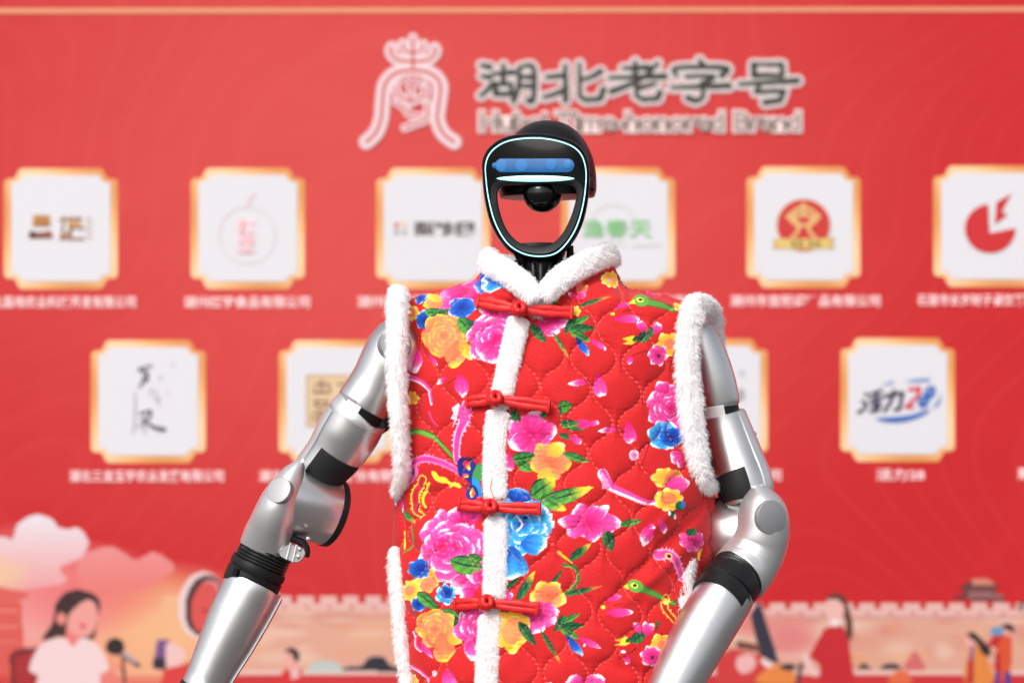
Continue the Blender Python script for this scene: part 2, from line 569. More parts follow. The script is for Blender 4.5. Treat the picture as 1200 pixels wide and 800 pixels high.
def lettering(name, text, x0, y0, x1, y1, mat, layer, parent=None, bold=0.012, shear=0.0):
    c = bpy.data.curves.new(name, 'FONT')
    c.body = text; c.offset = 0; c.shear = shear; c.resolution_u = 3
    o = bpy.data.objects.new(name, c); COL.objects.link(o)
    dg = bpy.context.evaluated_depsgraph_get(); dg.update()
    def grab():
        dg.update()
        me = bpy.data.meshes.new_from_object(o.evaluated_get(dg))
        co = np.empty(len(me.vertices) * 3); me.vertices.foreach_get('co', co)
        return me, co.reshape(-1, 3)
    me0, co = grab()
    mn, mx_ = co[:, :2].min(0), co[:, :2].max(0)
    c.offset = bold
    me, co = grab()
    bpy.data.meshes.remove(me0); bpy.data.objects.remove(o)
    n = len(me.vertices)
    u = (co[:, :2] - mn) / (mx_ - mn)
    px = x0 + u[:, 0] * (x1 - x0); py = y1 - u[:, 1] * (y1 - y0)
    k = S * (D + YB) / D
    new = np.stack([(px - 600) * k, np.full(n, YB - LAYER * layer), H - (py - 400) * k], -1)
    me.vertices.foreach_set('co', new.ravel())
    me.update()
    if len(me.polygons) and me.polygons[0].normal.y > 0: me.flip_normals()
    me.materials.clear(); me.materials.append(mat)
    ob = bpy.data.objects.new(name, me); COL.objects.link(ob)
    return to_b(ob, parent)

flat("gold_stripe", [(-700, 11), (1900, 7.5), (1900, 12.5), (-700, 17.5)], M['stripe'], 1)

# emblem of the title: pale pink strokes of an ancient character
PK, PL = (246, 196, 202), (252, 228, 231)
cv = Canvas(415, 28, 548, 182, 1.5, (228, 86, 82))
ex = lambda p: [(400 + x / 4.706, 20 + y / 4.706) for x, y in p]
ERED = (212, 72, 68)
E1 = [(ex(p), wo, wi) for p, wo, wi in (
    ([(395, 292), (300, 312), (243, 370), (228, 470), (220, 560), (190, 640), (138, 690)], 19, 3.2),
    ([(395, 292), (490, 312), (545, 370), (540, 470), (530, 560), (560, 640), (622, 690)], 19, 3.2),
    ([(395, 248), (310, 238), (272, 198), (278, 168)], 15, 2.8), ([(395, 248), (480, 238), (520, 198), (515, 172)], 15, 2.8),
    ([(395, 200), (350, 186), (338, 148)], 13, 2.2), ([(395, 200), (440, 186), (452, 152)], 13, 2.2),
    ([(395, 118), (395, 275)], 13, 2.4),
    ([(325, 345), (395, 325), (455, 345)], 9, 1.8), ([(350, 352), (395, 388), (438, 352)], 9, 2.0), ([(382, 390), (382, 480)], 11, 2.2),
    ([(300, 385), (318, 440), (375, 462)], 12, 2.2), ([(468, 390), (455, 440), (390, 462)], 12, 2.2),
    ([(300, 470), (345, 500), (375, 540), (445, 545)], 10, 2.0), ([(475, 480), (472, 560), (410, 588), (350, 612)], 11, 2.2))]
for p, wo, wi in E1: cv.line(p, wo, wo, PK, 8)
for p, wo, wi in E1: cv.line(p, wo * .72, wo * .72, PL, 8)
for p, wo, wi in E1: cv.line(p, wi + 1.4, wi + 1.4, (236, 160, 162), 8)
for p, wo, wi in E1: cv.line(p, wi, wi, ERED, 8)
sheet("title_emblem", cv, 2)['label'] = "pale pink emblem in the shape of an ancient character"

# title lettering in a clerical hand with a pale outline
cv = Canvas(550, 60, 950, 168, 1.6, (240, 200, 200))
CH = {
 (561, 73, 66, 47): [[(5, 8), (20, 13)], [(6, 35), (20, 38)], [(4, 84), (14, 72), (25, 55)], [(26, 30), (62, 26)], [(44, 8), (44, 55)],
                     [(30, 55), (58, 55), (58, 80), (30, 80), (30, 55)], [(72, 14), (71, 60), (62, 96)], [(72, 14), (97, 14), (97, 92), (88, 96)],
                     [(73, 38), (96, 38)], [(73, 60), (96, 60)]],
 (636, 73, 72, 47): [[(6, 38), (36, 34)], [(2, 88), (20, 80), (38, 68)], [(37, 8), (37, 96)], [(60, 5), (60, 85), (70, 95), (94, 92), (99, 68)],
                     [(60, 46), (78, 38), (94, 24)]],
 (714, 72, 66, 47): [[(25, 18), (70, 16)], [(46, 2), (46, 38)], [(1, 42), (99, 38)], [(86, 6), (55, 46), (4, 76)], [(82, 56), (50, 68)],
                     [(48, 50), (48, 86), (60, 96), (86, 93), (90, 78)]],
 (787, 70, 68, 50): [[(48, 2), (54, 14)], [(9, 38), (9, 20), (92, 20), (86, 38)], [(25, 40), (72, 40), (52, 58)], [(52, 56), (54, 86), (42, 97), (28, 90)],
                     [(1, 66), (99, 62)]],
 (866, 72, 69, 50): [[(25, 8), (73, 8), (73, 34), (25, 34), (25, 8)], [(1, 54), (99, 46)], [(36, 54), (28, 72), (76, 70), (70, 92), (44, 97)]],
}
for pas, (w0, w1, col) in enumerate(((15.5, 17, (240, 190, 194)), (11, 13, (228, 220, 216)), (5.2, 7.8, (62, 60, 54)))):
    for (x, y, w, h), strokes in CH.items():
        for st in strokes:
            pts = [(x + a_ * w / 100, y + b_ * h / 100) for a_, b_ in st]
            cv.line(pts, w0, w1, col, 5 if len(pts) > 2 and len(pts) < 5 else 0)
sheet("title_lettering", cv, 2)['label'] = "dark grey Chinese title in brush lettering with a pale outline"
M['engl'] = mat_basic("printed_grey_lettering", lin((152, 134, 128)), 0.6)
M['halo'] = mat_basic("printed_pale_halo", lin((222, 196, 194)), 0.6)
lettering("english_title_halo", "Hubei Time-honored Brand", 563, 131.5, 937, 153.5, M['halo'], 3, bold=0.10)
lettering("english_title_lettering", "Hubei Time-honored Brand", 563, 131.5, 937, 153.5, M['engl'], 4, bold=0.02)

# logo cards
def card_outline(x0, y0, x1, y1, nr=13, r=6):
    """octagon-like frame with a small round scoop stepped into every corner"""
    out = []
    def arc(cx, cy, rad, a0, a1, n=5):
        return [(cx + rad * math.cos(math.radians(a0 + (a1 - a0) * i / n)), cy + rad * math.sin(math.radians(a0 + (a1 - a0) * i / n))) for i in range(n + 1)]
    # clockwise in image space, start at the top edge's left end
    out += arc(x0 + nr + r + 3, y0 + r, r, 200, 270) + arc(x1 - nr - r - 3, y0 + r, r, 270, 340)
    out += [(x1 - nr + 1, y0 + nr - 1)]
    out += arc(x1 - r, y0 + nr + r - 1, r, 290, 360) + arc(x1 - r, y1 - nr - r + 1, r, 0, 70)
    out += [(x1 - nr + 1, y1 - nr + 1)]
    out += arc(x1 - nr - r - 3, y1 - r, r, 20, 90) + arc(x0 + nr + r + 3, y1 - r, r, 90, 160)
    out += [(x0 + nr - 1, y1 - nr + 1)]
    out += arc(x0 + r, y1 - nr - r + 1, r, 110, 180) + arc(x0 + r, y0 + nr + r - 1, r, 180, 250)
    out += [(x0 + nr - 1, y0 + nr - 1)]
    return out
CARDS = [(5, 197.5, 138, 338.5), (224, 197, 357, 338.5), (441, 197, 574, 338), (658, 196.5, 791, 337.5), (875, 195.5, 1008, 337), (1094, 194.5, 1227, 336),
         (107, 398.5, 241, 542), (327, 398.5, 461, 542), (546.5, 398, 680, 541.5), (766, 397, 899.5, 541), (985, 396, 1118.5, 540.5), (1205, 395, 1338, 539.5)]
CAPS = [("湖北昌地农业科技开发有限公司", -22, 159), ("湖州红宇食品有限公司", 216, 363), ("湖州梨珍园食品有限公司", 419, 596), ("恩施渔春天农业有限公司", 650, 802),
        ("湖州市宫冠调味品有限公司", 856, 1031), ("石首市长岁财子餐饮管理有限公司", 1075, 1262),
        ("湖北三龙玉宇农业发展有限公司", 82, 262), ("湖北白云边科技股份有限公司", 304, 486), None, ("湖北省宜康食品有限公司", 752, 915), ("活力28", 1027, 1083), ("荆州市食品有限公司", 1193, 1352)]
CLAB = ["printed card with a brown brushed logo", "printed card with a faint pink round seal", "printed card with small square marks and dark lettering",
        "printed card with pale green lettering", "printed card with a red round emblem on a gold ribbon", "printed card with a red pie shaped logo",
        "printed card with thin grey calligraphy", "printed card with a square beige seal", "blank printed card behind the vest",
        "printed card mostly behind the right arm", "printed card with a blue and red oval logo", "printed card cut by the right picture edge"]
cards = []
for i, (x0, y0, x1, y1) in enumerate(CARDS):
    o = flat("printed_card", card_outline(x0, y0, x1, y1), M['gold'], 1)
    o['label'] = CLAB[i]
    flat("card_face", card_outline(x0 + 8.5, y0 + 8, x1 - 8.5, y1 - 8.5, 9, 3), M['card'], 2, o)
    cards.append(o)
    if CAPS[i]:
        t, ca, cb = CAPS[i]
        yy = y1 + 8.5
        lettering("caption", t, ca, yy, cb, yy + 13.5, M['caption'], 2, bold=0.018)
ink = lambda n, c: mat_basic("printed_ink_" + n, lin(c), 0.6)
I_dk, I_pk, I_gn, I_br = ink("dark", (88, 78, 76)), ink("pink", (244, 186, 192)), ink("green", (120, 186, 118)), ink("brown", (150, 92, 60))
# card 1 : brown brushed lettering
cv = Canvas(28, 245, 118, 288, 2, (228, 226, 232))
for yy, c in ((254, (214, 160, 92)), (261, (200, 134, 70))):
    cv.poly([(39, yy - 2), (59, yy - 2), (60, yy + 5), (38, yy + 5)], c)
    cv.line([(43, yy + 1.5), (56, yy + 1.5)], 2, 2, (120, 66, 40), 0)
cv.poly([(36, 272), (60, 272), (62, 280), (34, 280)], (146, 84, 58)); cv.ell(38, 275, 4.5, 5, (92, 58, 50)); cv.ell(57, 275, 5, 5, (160, 84, 54))
for p in ([(70, 258), (95, 256)], [(75, 253), (73, 280)], [(70, 280), (98, 280)], [(84, 254), (82, 278)], [(92, 258), (84, 270), (72, 280)], [(80, 264), (97, 268)]):
    cv.line(p, 2.5, 4, (168, 110, 72), 0)
cv.line([(82, 262), (96, 262)], 6, 3, (226, 178, 96), 0)
for k in range(4): cv.line([(102, 256 + k * 7), (108, 258 + k * 7)], 3, 2, (206, 160, 130), 0)
sheet("card_logo", cv, 3, cards[0])
# card 2 : faint round flask with a seal
cv = Canvas(250, 220, 332, 315, 2, (236, 232, 236))
th = np.linspace(0, 2 * np.pi, 50)
cv.line([(290 + 33 * math.cos(t), 276 + 33 * math.sin(t)) for t in th], 1.4, 1.4, (244, 218, 224), 0)
cv.line([(290, 243), (294, 232), (300, 228)], 3, 2, (244, 208, 214))
cv.poly([(281, 259), (286, 258), (287, 266), (281, 267)], (228, 104, 112))
sheet("card_logo", cv, 3, cards[1])
lettering("card_lettering", "红\n宇", 279, 258, 299, 294, I_pk, 4, cards[1], 0.02)
cv = Canvas(277, 292, 301, 300, 2, (236, 200, 204)); cv.line([(279, 296), (299, 296)], 3, 3, (238, 176, 182), 0)
sheet("card_logo", cv, 3, cards[1])
# card 3
cv = Canvas(458, 258, 482, 278, 2, (230, 226, 230))
cv.poly([(462, 261), (468, 261), (468, 267), (462, 267)], (232, 120, 126)); cv.poly([(471, 261), (477, 261), (477, 267), (471, 267)], (236, 222, 160))
cv.poly([(462, 270), (468, 270), (468, 275), (462, 275)], (170, 165, 165)); cv.poly([(471, 270), (477, 270), (477, 275), (471, 275)], (190, 185, 180))
sheet("card_logo", cv, 3, cards[2])
lettering("card_lettering", "梨珍園", 486, 260, 555, 276, I_dk, 3, cards[2], 0.03)
# card 4
cv = Canvas(680, 232, 790, 300, 2, (226, 232, 226))
cv.line([(718 + 26 * math.cos(t), 262 + 22 * math.sin(t)) for t in np.linspace(np.pi, 2 * np.pi, 30)], 1.6, 1.6, (222, 234, 220), 0)
cv.line([(718 + 14 * math.cos(t), 290 + 6 * math.sin(t)) for t in np.linspace(np.pi, 2 * np.pi, 20)], 1.5, 1.5, (206, 226, 204), 0)
cv.line([(742, 288), (775, 287)], 3, 2, (222, 230, 220), 0)
sheet("card_logo", cv, 3, cards[3])
lettering("card_lettering", "渔春天", 682, 257, 763, 278, I_gn, 4, cards[3], 0.01)
# card 5 : red disc, gold crown figure, ribbon
cv = Canvas(900, 228, 985, 296, 2, (228, 226, 232))
cv.ell(941.5, 264, 32, 31, (222, 140, 92)); cv.ell(941.5, 264, 30, 29.5, (218, 58, 56))
GO = (240, 196, 130)
for p in ([(941.5, 240), (941.5, 254)], [(923, 254), (933, 246), (941.5, 243), (950, 246), (960, 254)], [(926, 257), (941, 250), (957, 257)],
          [(933, 258), (935, 270), (928, 278)], [(950, 258), (948, 270), (955, 278)], [(934, 264), (949, 264)], [(926, 256), (930, 262)], [(957, 256), (953, 262)]):
    cv.line(p, 4.5, 3.5, GO, 4)
cv.poly([(904, 281), (914, 279), (914, 293), (904, 291), (908, 286)], (206, 150, 74)); cv.poly([(979, 279), (969, 279), (969, 293), (979, 291), (975, 286)], (206, 150, 74))
cv.poly([(909, 280), (974, 280), (974, 292), (909, 292)], (238, 206, 120))
for x in (927, 935, 947, 955): cv.line([(x, 283), (x + 5, 284), (x + 1, 289), (x + 6, 289)], 2, 2, (120, 78, 40), 0)
sheet("card_logo", cv, 3, cards[4])
# card 6 : red disc with a wedge cut away
cv = Canvas(1124, 222, 1196, 300, 2, (228, 226, 232))
pts = [(1159.5, 273)] + [(1160 + 30 * math.cos(t), 268 + 29 * math.sin(t)) for t in np.linspace(math.radians(-2), math.radians(266), 40)]
cv.poly(pts, (218, 46, 50))
cv.poly([(1167, 237), (1186, 226), (1174, 248), (1181, 252), (1165, 264)], (218, 46, 50))
sheet("card_logo", cv, 3, cards[5])
# card 7 : calligraphy
cv = Canvas(150, 418, 215, 515, 2, (228, 226, 232))
DKI = (92, 88, 96)
ez = lambda p: [(70 + x / 4, 380 + y / 4) for x, y in p]
for p, w0, w1 in (([(370, 205), (430, 195)], 2, 3.5), ([(375, 215), (410, 225), (400, 260)], 4, 5), ([(405, 250), (372, 298)], 6, 2), ([(385, 240), (415, 262)], 2, 3),
                  ([(380, 420), (425, 405), (420, 435), (385, 450)], 4, 3.5), ([(395, 440), (400, 510)], 2.5, 1.5), ([(365, 480), (400, 465)], 2, 1.5),
                  ([(410, 460), (450, 485), (490, 492)], 4, 6)):
    cv.line(ez(p), w0, w1, DKI, 5)
for p in ([(470, 240), (475, 262)], [(430, 300), (425, 335)], [(455, 310), (450, 335)], [(445, 350), (475, 345)], [(460, 345), (465, 380)], [(505, 310), (512, 322)], [(355, 320), (352, 460), (340, 510)], [(530, 185), (534, 200)]):
    cv.line(ez(p), 2.4, 2.0, (186, 180, 190), 3)
sheet("card_logo", cv, 3, cards[6])
# card 8 : beige seal
cv = Canvas(356, 436, 440, 504, 2, (228, 200, 160))
cv.poly([(359, 439), (436, 439), (436, 500), (359, 500)], (196, 158, 118)); cv.poly([(361, 441), (434, 441), (434, 498), (361, 498)], (240, 208, 166))
for p in ([(369, 450), (386, 450)], [(377, 445), (377, 458)], [(369, 455), (369, 460), (386, 460), (386, 453)], [(370, 470), (384, 470), (384, 476), (370, 476), (370, 468)], [(366, 484), (384, 484)], [(375, 480), (374, 496)], [(364, 490), (384, 493)],
          [(396, 450), (420, 450)], [(408, 445), (404, 470)], [(396, 480), (424, 478)]):
    cv.line(p, 2.2, 2.6, (110, 78, 58), 0)
sheet("card_logo", cv, 3, cards[7])
# card 10 : grey marks beside the arm
cv = Canvas(840, 430, 882, 490, 2, (200, 200, 205))
cv.ell(869, 436.5, 4, 3.5, (206, 204, 210)); cv.ell(868, 462, 5, 8, (180, 178, 186)); cv.ell(850, 460, 6, 9, (180, 178, 186))
sheet("card_logo", cv, 3, cards[9])
# card 11 : oval logo
cv = Canvas(995, 435, 1110, 502, 2, (228, 226, 232))
zq = lambda p: [(950 + x / 4, 380 + y / 4) for x, y in p]
BL = (52, 110, 198)
cv.poly(zq([(300, 440), (380, 432), (470, 422), (560, 395), (520, 432), (430, 458), (350, 458)]), BL, 4)
cv.poly(zq([(570, 392), (600, 350), (612, 315), (608, 360), (592, 385)]), BL, 4)
cv.poly(zq([(320, 285), (380, 262), (400, 268), (370, 285)]), (150, 174, 220)); cv.poly(zq([(430, 272), (480, 255), (560, 250), (556, 268), (480, 272)]), (120, 156, 214))
NV = (58, 54, 84)
for p in ([(255, 325), (268, 332)], [(240, 362), (256, 366)], [(222, 412), (250, 395), (262, 378)], [(285, 325), (330, 310)], [(280, 352), (335, 342)], [(310, 320), (298, 395)], [(285, 375), (325, 368), (315, 402), (280, 408)]):
    cv.line(zq(p), 4.5, 4.5, NV, 0)
for p in ([(350, 335), (430, 320), (415, 395), (395, 400)], [(390, 310), (375, 360), (345, 405)]):
    cv.line(zq(p), 5, 5, NV, 0)
cv.line(zq([(462, 305), (510, 298), (500, 335), (445, 388), (475, 388)]), 5, 5, (228, 66, 96), 0)
th = np.linspace(0, 2 * np.pi, 30)
for cx, cy in ((558, 318), (528, 360)):
    cv.line(zq([(cx + 18 * math.cos(t) - 4 * math.sin(t), cy + 24 * math.sin(t)) for t in th]), 4.6, 4.6, BL, 0)
cv.line(zq([(510, 385), (580, 295)]), 3, 3, BL, 0)
sheet("card_logo", cv, 3, cards[10])

# printed illustration along the foot of the banner
mc = Canvas(-720, 596, 1460, 830, 0.6, (214, 46, 48))
RED = (222, 44, 48)
# city wall
WALL, WALL2 = (232, 172, 150), (243, 206, 190)
mc.poly([(150, 712), (1460, 712), (1460, 786), (150, 786)], WALL)
r2 = random.Random(5)
for _ in range(150):
    mc.ell(r2.uniform(180, 1450), r2.uniform(722, 780), r2.uniform(8, 40), r2.uniform(4, 14), r2.choice([(243, 205, 186), (228, 150, 132), (240, 180, 140), (246, 214, 196), (222, 140, 126), (240, 168, 130)]), soft=True, alpha=0.55)
for i, x in enumerate(np.arange(190, 1460, 26.3 if True else 0)):
    top = 697 if x < 520 else 705
    mc.poly([(x, top), (x + 21, top), (x + 21, top + 10), (x, top + 10)], (240, 190, 182))
    mc.poly([(x - 1, top + 8), (x + 27, top + 8), (x + 27, top + 18), (x - 1, top + 18)], (238, 186, 178))
    mc.ell(x + 12, top + 14, 2.5, 1.8, (196, 120, 116))
mc.line([(180, 722), (1460, 723)], 1.6, 1.6, (206, 140, 136), 0)
mc.poly([(-720, 785), (1460, 785), (1460, 792), (-720, 792)], (240, 200, 190)); mc.poly([(-720, 791), (1460, 791), (1460, 830), (-720, 830)], (212, 48, 52))
# glow and clouds on the left
for cx, cy, rx, ry, c, al in ((120, 740, 170, 90, (246, 160, 128), 1.0), (200, 735, 120, 80, (250, 190, 140), 0.9), (30, 700, 120, 90, (246, 180, 178), 0.9), (90, 690, 110, 60, (240, 110, 112), 0.75)):
    mc.ell(cx, cy, rx, ry, c, soft=True, alpha=al)
def cloud(pts, top, bot, ya, yb):
    mc.poly(pts, top, 4, shade=(bot, (0, ya), (0, yb)))
cloud([(92, 656), (110, 644), (130, 640), (148, 649), (160, 656), (176, 646), (192, 650), (204, 668), (160, 690), (100, 690)], (242, 150, 150), (240, 128, 122), 640, 690)
cloud([(-460, 650), (-380, 626), (-300, 640), (-200, 632), (-120, 606), (-60, 634), (0, 628), (14, 632), (22, 612), (40, 602), (60, 606), (73, 619), (92, 617), (104, 632), (96, 652), (70, 664), (30, 690), (-460, 700)], (243, 232, 240), (244, 166, 166), 606, 690)
mc.ell(-10, 672, 50, 26, (246, 206, 160), soft=True, alpha=0.8)
mc.poly([(-720, 685), (0, 687), (38, 695), (20, 705), (-720, 705)], (226, 100, 90)); mc.poly([(-720, 705), (25, 705), (30, 790), (-720, 790)], (226, 92, 84))
for yy in (712, 730, 748): mc.line([(-620, yy), (20, yy + 3)], 5, 3, (238, 130, 112), 0)
# ring light
mc.ell(236, 708, 27, 39, (246, 214, 214), 8); mc.ell(240, 709, 23, 36, (66, 40, 44), 8); mc.ell(243, 710, 18, 31, (238, 160, 160), 8); mc.ell(241, 711, 17, 30, (226, 84, 80), 8); mc.ell(240, 715, 3, 2.4, (150, 50, 54))
# seated woman with a microphone
zw = lambda p: [(x / 3.636, 580 + y / 3.636) for x, y in p]
HAIR = (62, 34, 36)
mc.poly(zw([(40, 680), (70, 655), (160, 645), (150, 820), (50, 830)]), (128, 34, 40)); mc.poly(zw([(60, 690), (150, 665), (140, 820), (70, 830)]), (176, 40, 46))
mc.poly(zw([(180, 615), (225, 540), (235, 470), (270, 420), (330, 402), (400, 420), (430, 465), (415, 520), (400, 610), (330, 615), (260, 600)]), HAIR, 4)
mc.poly(zw([(280, 560), (350, 570), (345, 640), (280, 640)]), (240, 130, 120))
mc.poly(zw([(300, 500), (370, 445), (410, 470), (412, 540), (385, 595), (345, 600), (290, 570)]), (244, 164, 156), 4)
mc.ell(262 / 3.636, 580 + 525 / 3.636, 6, 7, (240, 140, 130)); mc.ell(352 / 3.636, 580 + 557 / 3.636, 3.5, 3, (226, 60, 70))
mc.poly(zw([(125, 740), (170, 640), (270, 605), (310, 645), (350, 605), (420, 640), (465, 735), (430, 760), (425, 830), (170, 830), (165, 770)]), (248, 216, 218), 3)
mc.poly(zw([(430, 760), (470, 745), (540, 790), (550, 830), (430, 830)]), (240, 130, 120))
mc.line(zw([(525, 690), (530, 830)]), 3.5, 3.5, (70, 40, 44), 0); mc.line(zw([(490, 650), (590, 725)]), 9, 5, (80, 60, 64), 0)
mc.line(zw([(520, 665), (575, 705)]), 6, 5, (196, 170, 174), 0); mc.ell(135, 757, 11, 10, (44, 30, 32))
mc.poly(zw([(670, 615), (725, 610), (700, 745), (650, 735)]), (126, 84, 140)); mc.poly(zw([(655, 690), (715, 690), (705, 740), (650, 735)]), (50, 36, 50))
mc.poly(zw([(715, 625), (760, 640), (790, 670), (770, 720), (720, 735), (705, 690)]), (248, 200, 196), 3); mc.poly(zw([(700, 740), (780, 720), (830, 700), (830, 830), (680, 830)]), (224, 62, 60))
# man left of the vest, hills
mc.poly([(322, 806), (332, 786), (345, 778), (360, 790), (364, 806)], (222, 46, 46), 3); mc.poly([(339, 782), (350, 780), (352, 792), (342, 796)], (240, 190, 186))
mc.ell(340, 772, 7, 10, (244, 176, 164)); mc.poly([(334, 762), (342, 758), (350, 764), (350, 774), (345, 773), (342, 766)], (40, 36, 48), 3)
mc.ell(381, 786, 21, 13, (196, 206, 200)); mc.poly([(354, 786), (408, 786), (408, 800), (354, 800)], (228, 206, 196))
mc.poly([(404, 785), (412, 780), (424, 779), (432, 770), (442, 768), (452, 771), (460, 780), (480, 778), (520, 786)], (48, 44, 56), 3)
mc.poly([(354, 791), (520, 791), (520, 830), (354, 830)], (214, 50, 56))
# dark slanting roof, people on the right
zr = lambda p: [(840 + x / 3.333, 600 + y / 3.333) for x, y in p]
mc.ell(880, 730, 30, 20, (236, 130, 126), soft=True, alpha=0.8); mc.ell(925, 745, 40, 30, (230, 120, 124), soft=True, alpha=0.8)
mc.poly(zr([(130, 400), (165, 340), (245, 590), (170, 570)]), (52, 48, 66))
mc.poly(zr([(0, 560), (60, 530), (180, 560), (230, 667), (0, 667)]), (216, 60, 60)); mc.poly([(866, 768), (880, 766), (886, 776), (880, 786), (868, 788), (862, 778)], (244, 186, 184), 3); mc.line(zr([(90, 515), (160, 530)]), 9, 8, (120, 64, 50), 0)
mc.line(zr([(185, 580), (215, 610)]), 8, 6, (246, 220, 220), 0); mc.poly(zr([(180, 620), (270, 590), (310, 667), (160, 667)]), (240, 140, 70), 3); mc.line(zr([(330, 590), (315, 667)]), 5, 5, (60, 56, 76), 0)
mc.ell(924, 781, 10, 4, (54, 50, 66))
mc.poly(zr([(425, 330), (460, 310), (500, 325), (515, 370), (530, 430), (525, 500), (505, 490), (500, 420), (480, 380), (430, 345)]), (104, 56, 46), 3)
mc.poly(zr([(425, 345), (470, 340), (500, 375), (480, 415), (440, 415), (420, 385)]), (246, 190, 182), 3); mc.poly(zr([(440, 415), (485, 415), (480, 445), (440, 440)]), (250, 232, 232))
mc.poly(zr([(360, 560), (420, 450), (490, 440), (515, 500), (540, 670), (400, 670), (405, 600)]), (206, 36, 44)); mc.poly(zr([(330, 560), (350, 545), (375, 600), (400, 640), (370, 640)]), (246, 200, 196))
for cx, rr in ((575, 26), (680, 42), (760, 20)): mc.poly(zr([(cx - rr, 612), (cx - rr * .6, 594), (cx, 588), (cx + rr * .6, 594), (cx + rr, 612)]), (60, 50, 54), 2)
mc.poly([(1072, 762), (1080, 772), (1084, 784), (1060, 784), (1064, 772)], (222, 110, 110), 3); mc.poly(zr([(670, 667), (690, 625), (740, 620), (760, 667)]), (236, 110, 70), 3)
mc.poly(zr([(970, 667), (980, 560), (1010, 520), (1060, 580), (1080, 667)]), (236, 140, 66), 3); mc.poly(zr([(985, 560), (1003, 550), (1005, 667), (975, 667)]), (196, 40, 46)); mc.line(zr([(995, 515), (998, 570)]), 4, 4, (110, 96, 160), 0)
mc.ell(1136, 750, 5.5, 7, (246, 176, 164)); mc.poly(zr([(975, 478), (1000, 465), (1030, 490), (1070, 535), (1065, 558), (1040, 555), (1015, 510)]), (40, 32, 32), 3)
mc.poly(zr([(1050, 520), (1080, 480), (1120, 480), (1115, 530)]), (200, 36, 44)); mc.poly(zr([(1085, 560), (1120, 470), (1150, 490), (1145, 640), (1090, 640)]), (226, 84, 48), 2); mc.poly(zr([(1085, 550), (1110, 545), (1110, 640), (1085, 640)]), (196, 40, 44))
mc.poly(zr([(1068, 450), (1115, 445), (1118, 480), (1068, 480)]), (90, 160, 206)); mc.ell(1181, 738, 5, 7, (246, 170, 150)); mc.poly(zr([(1112, 445), (1135, 432), (1160, 445), (1158, 470), (1140, 460)]), (34, 28, 30), 3)
for x in (1095, 1135): mc.poly(zr([(x - 10, 625), (x + 10, 625), (x + 10, 670), (x - 12, 670)]), (48, 60, 150))
# gate tower
zg = lambda p: [(1080 + x / 5.716, 660 + y / 5.716) for x, y in p]
mc.poly(zg([(330, 240), (560, 240), (560, 256), (330, 256)]), (150, 50, 50))
mc.poly(zg([(200, 215), (260, 205), (330, 170), (560, 205), (600, 185), (545, 238), (220, 240)]), (92, 60, 62)); mc.poly(zg([(320, 180), (560, 205), (540, 230), (310, 225)]), (160, 110, 110))
mc.poly(zg([(230, 145), (300, 135), (330, 95), (450, 95), (500, 138), (545, 122), (490, 172), (290, 190)]), (88, 58, 58)); mc.poly(zg([(330, 100), (450, 98), (490, 140), (340, 145)]), (224, 140, 120)); mc.poly(zg([(300, 160), (500, 165), (500, 190), (300, 195)]), (130, 74, 74))
mc.line(zg([(660, 300), (690, 235)]), 5, 4, (60, 60, 66), 0)
# soft merge of the wall tops is left to the lens; only painted cells are kept
sheet("printed_illustration", mc, 1)['label'] = "printed scene of a city wall, clouds and people along the foot of the banner"

# ------------------------------------------------------------------ robot
robot = empty("robot", P(640, 1536, 0.02), "silver and black humanoid robot with a hollow ring face wearing the red vest", "robot")
ROB = Matrix_I(robot)
def part(o, parent=None, label=None):
    o.parent = parent or robot
    o.matrix_parent_inverse = Matrix.Identity(4) if parent else ROB
    if label: o['label'] = label
    return o

def ring_frames(rings):
    """rings: (px, py, depth, radius_px[, depth_ratio]) -> centres, e1 (picture right), e2 (towards the camera), r1, r2"""
    C = [P(r[0], r[1], r[2]) for r in rings]
    out = []
    n = len(C)
    for i in range(n):
        j0, j1 = max(i - 1, 0), min(i + 1, n - 1)
        t = (C[j1] - C[j0])
        if t.length < 1e-9: t = Vector((0, 0, -1))
        t.normalize()
        e1 = Vector((0, 1, 0)).cross(t)
        if e1.length < 1e-3: e1 = Vector((1, 0, 0)).cross(t)
        e1.normalize()
        if e1.x < 0: e1 = -e1
        e2 = t.cross(e1).normalized()
        if e2.y > 0: e2 = -e2
        r = px_len(rings[i][3], rings[i][2])
        out.append((C[i], e1, e2, r, r * (rings[i][4] if len(rings[i]) > 4 else 1.0)))
    return out
def interp_rings(rings, n=5):
    R = [tuple(r) + ((1.0,) if len(r) == 4 else ()) for r in rings]
    return [tuple(v) for v in catmull(R, n)]
def loft(name, rings, mat, n=48, caps=True, smooth_n=0, a0=0.0, a1=360.0, scale=1.0, parent=None, label=None):
    if smooth_n: rings = interp_rings(rings, smooth_n)
    fr = ring_frames(rings)
    full = abs(a1 - a0) >= 359.9
    m = n if full else n + 1
    v = []
    for c, e1, e2, r1, r2 in fr:
        for i in range(m):
            t = math.radians(a0 + (a1 - a0) * i / n)
            v.append(c + e1 * (r1 * scale * math.cos(t)) + e2 * (r2 * scale * math.sin(t)))
    f = grid_faces(m, len(fr), wrap_u=full)
    if caps and full:
        f.append(tuple(range(m))); f.append(tuple((len(fr) - 1) * m + i for i in range(m)))
    o = mesh_obj(name, v, f, mat)
    fix_normals(o)
    return part(o, parent, label)
def fix_normals(o):
    import bmesh
    bm = bmesh.new(); bm.from_mesh(o.data)
    bmesh.ops.recalc_face_normals(bm, faces=bm.faces)
    for ed in bm.edges:
        if len(ed.link_faces) == 2 and ed.calc_face_angle(0) > math.radians(42): ed.smooth = False
    bm.to_mesh(o.data); bm.free()
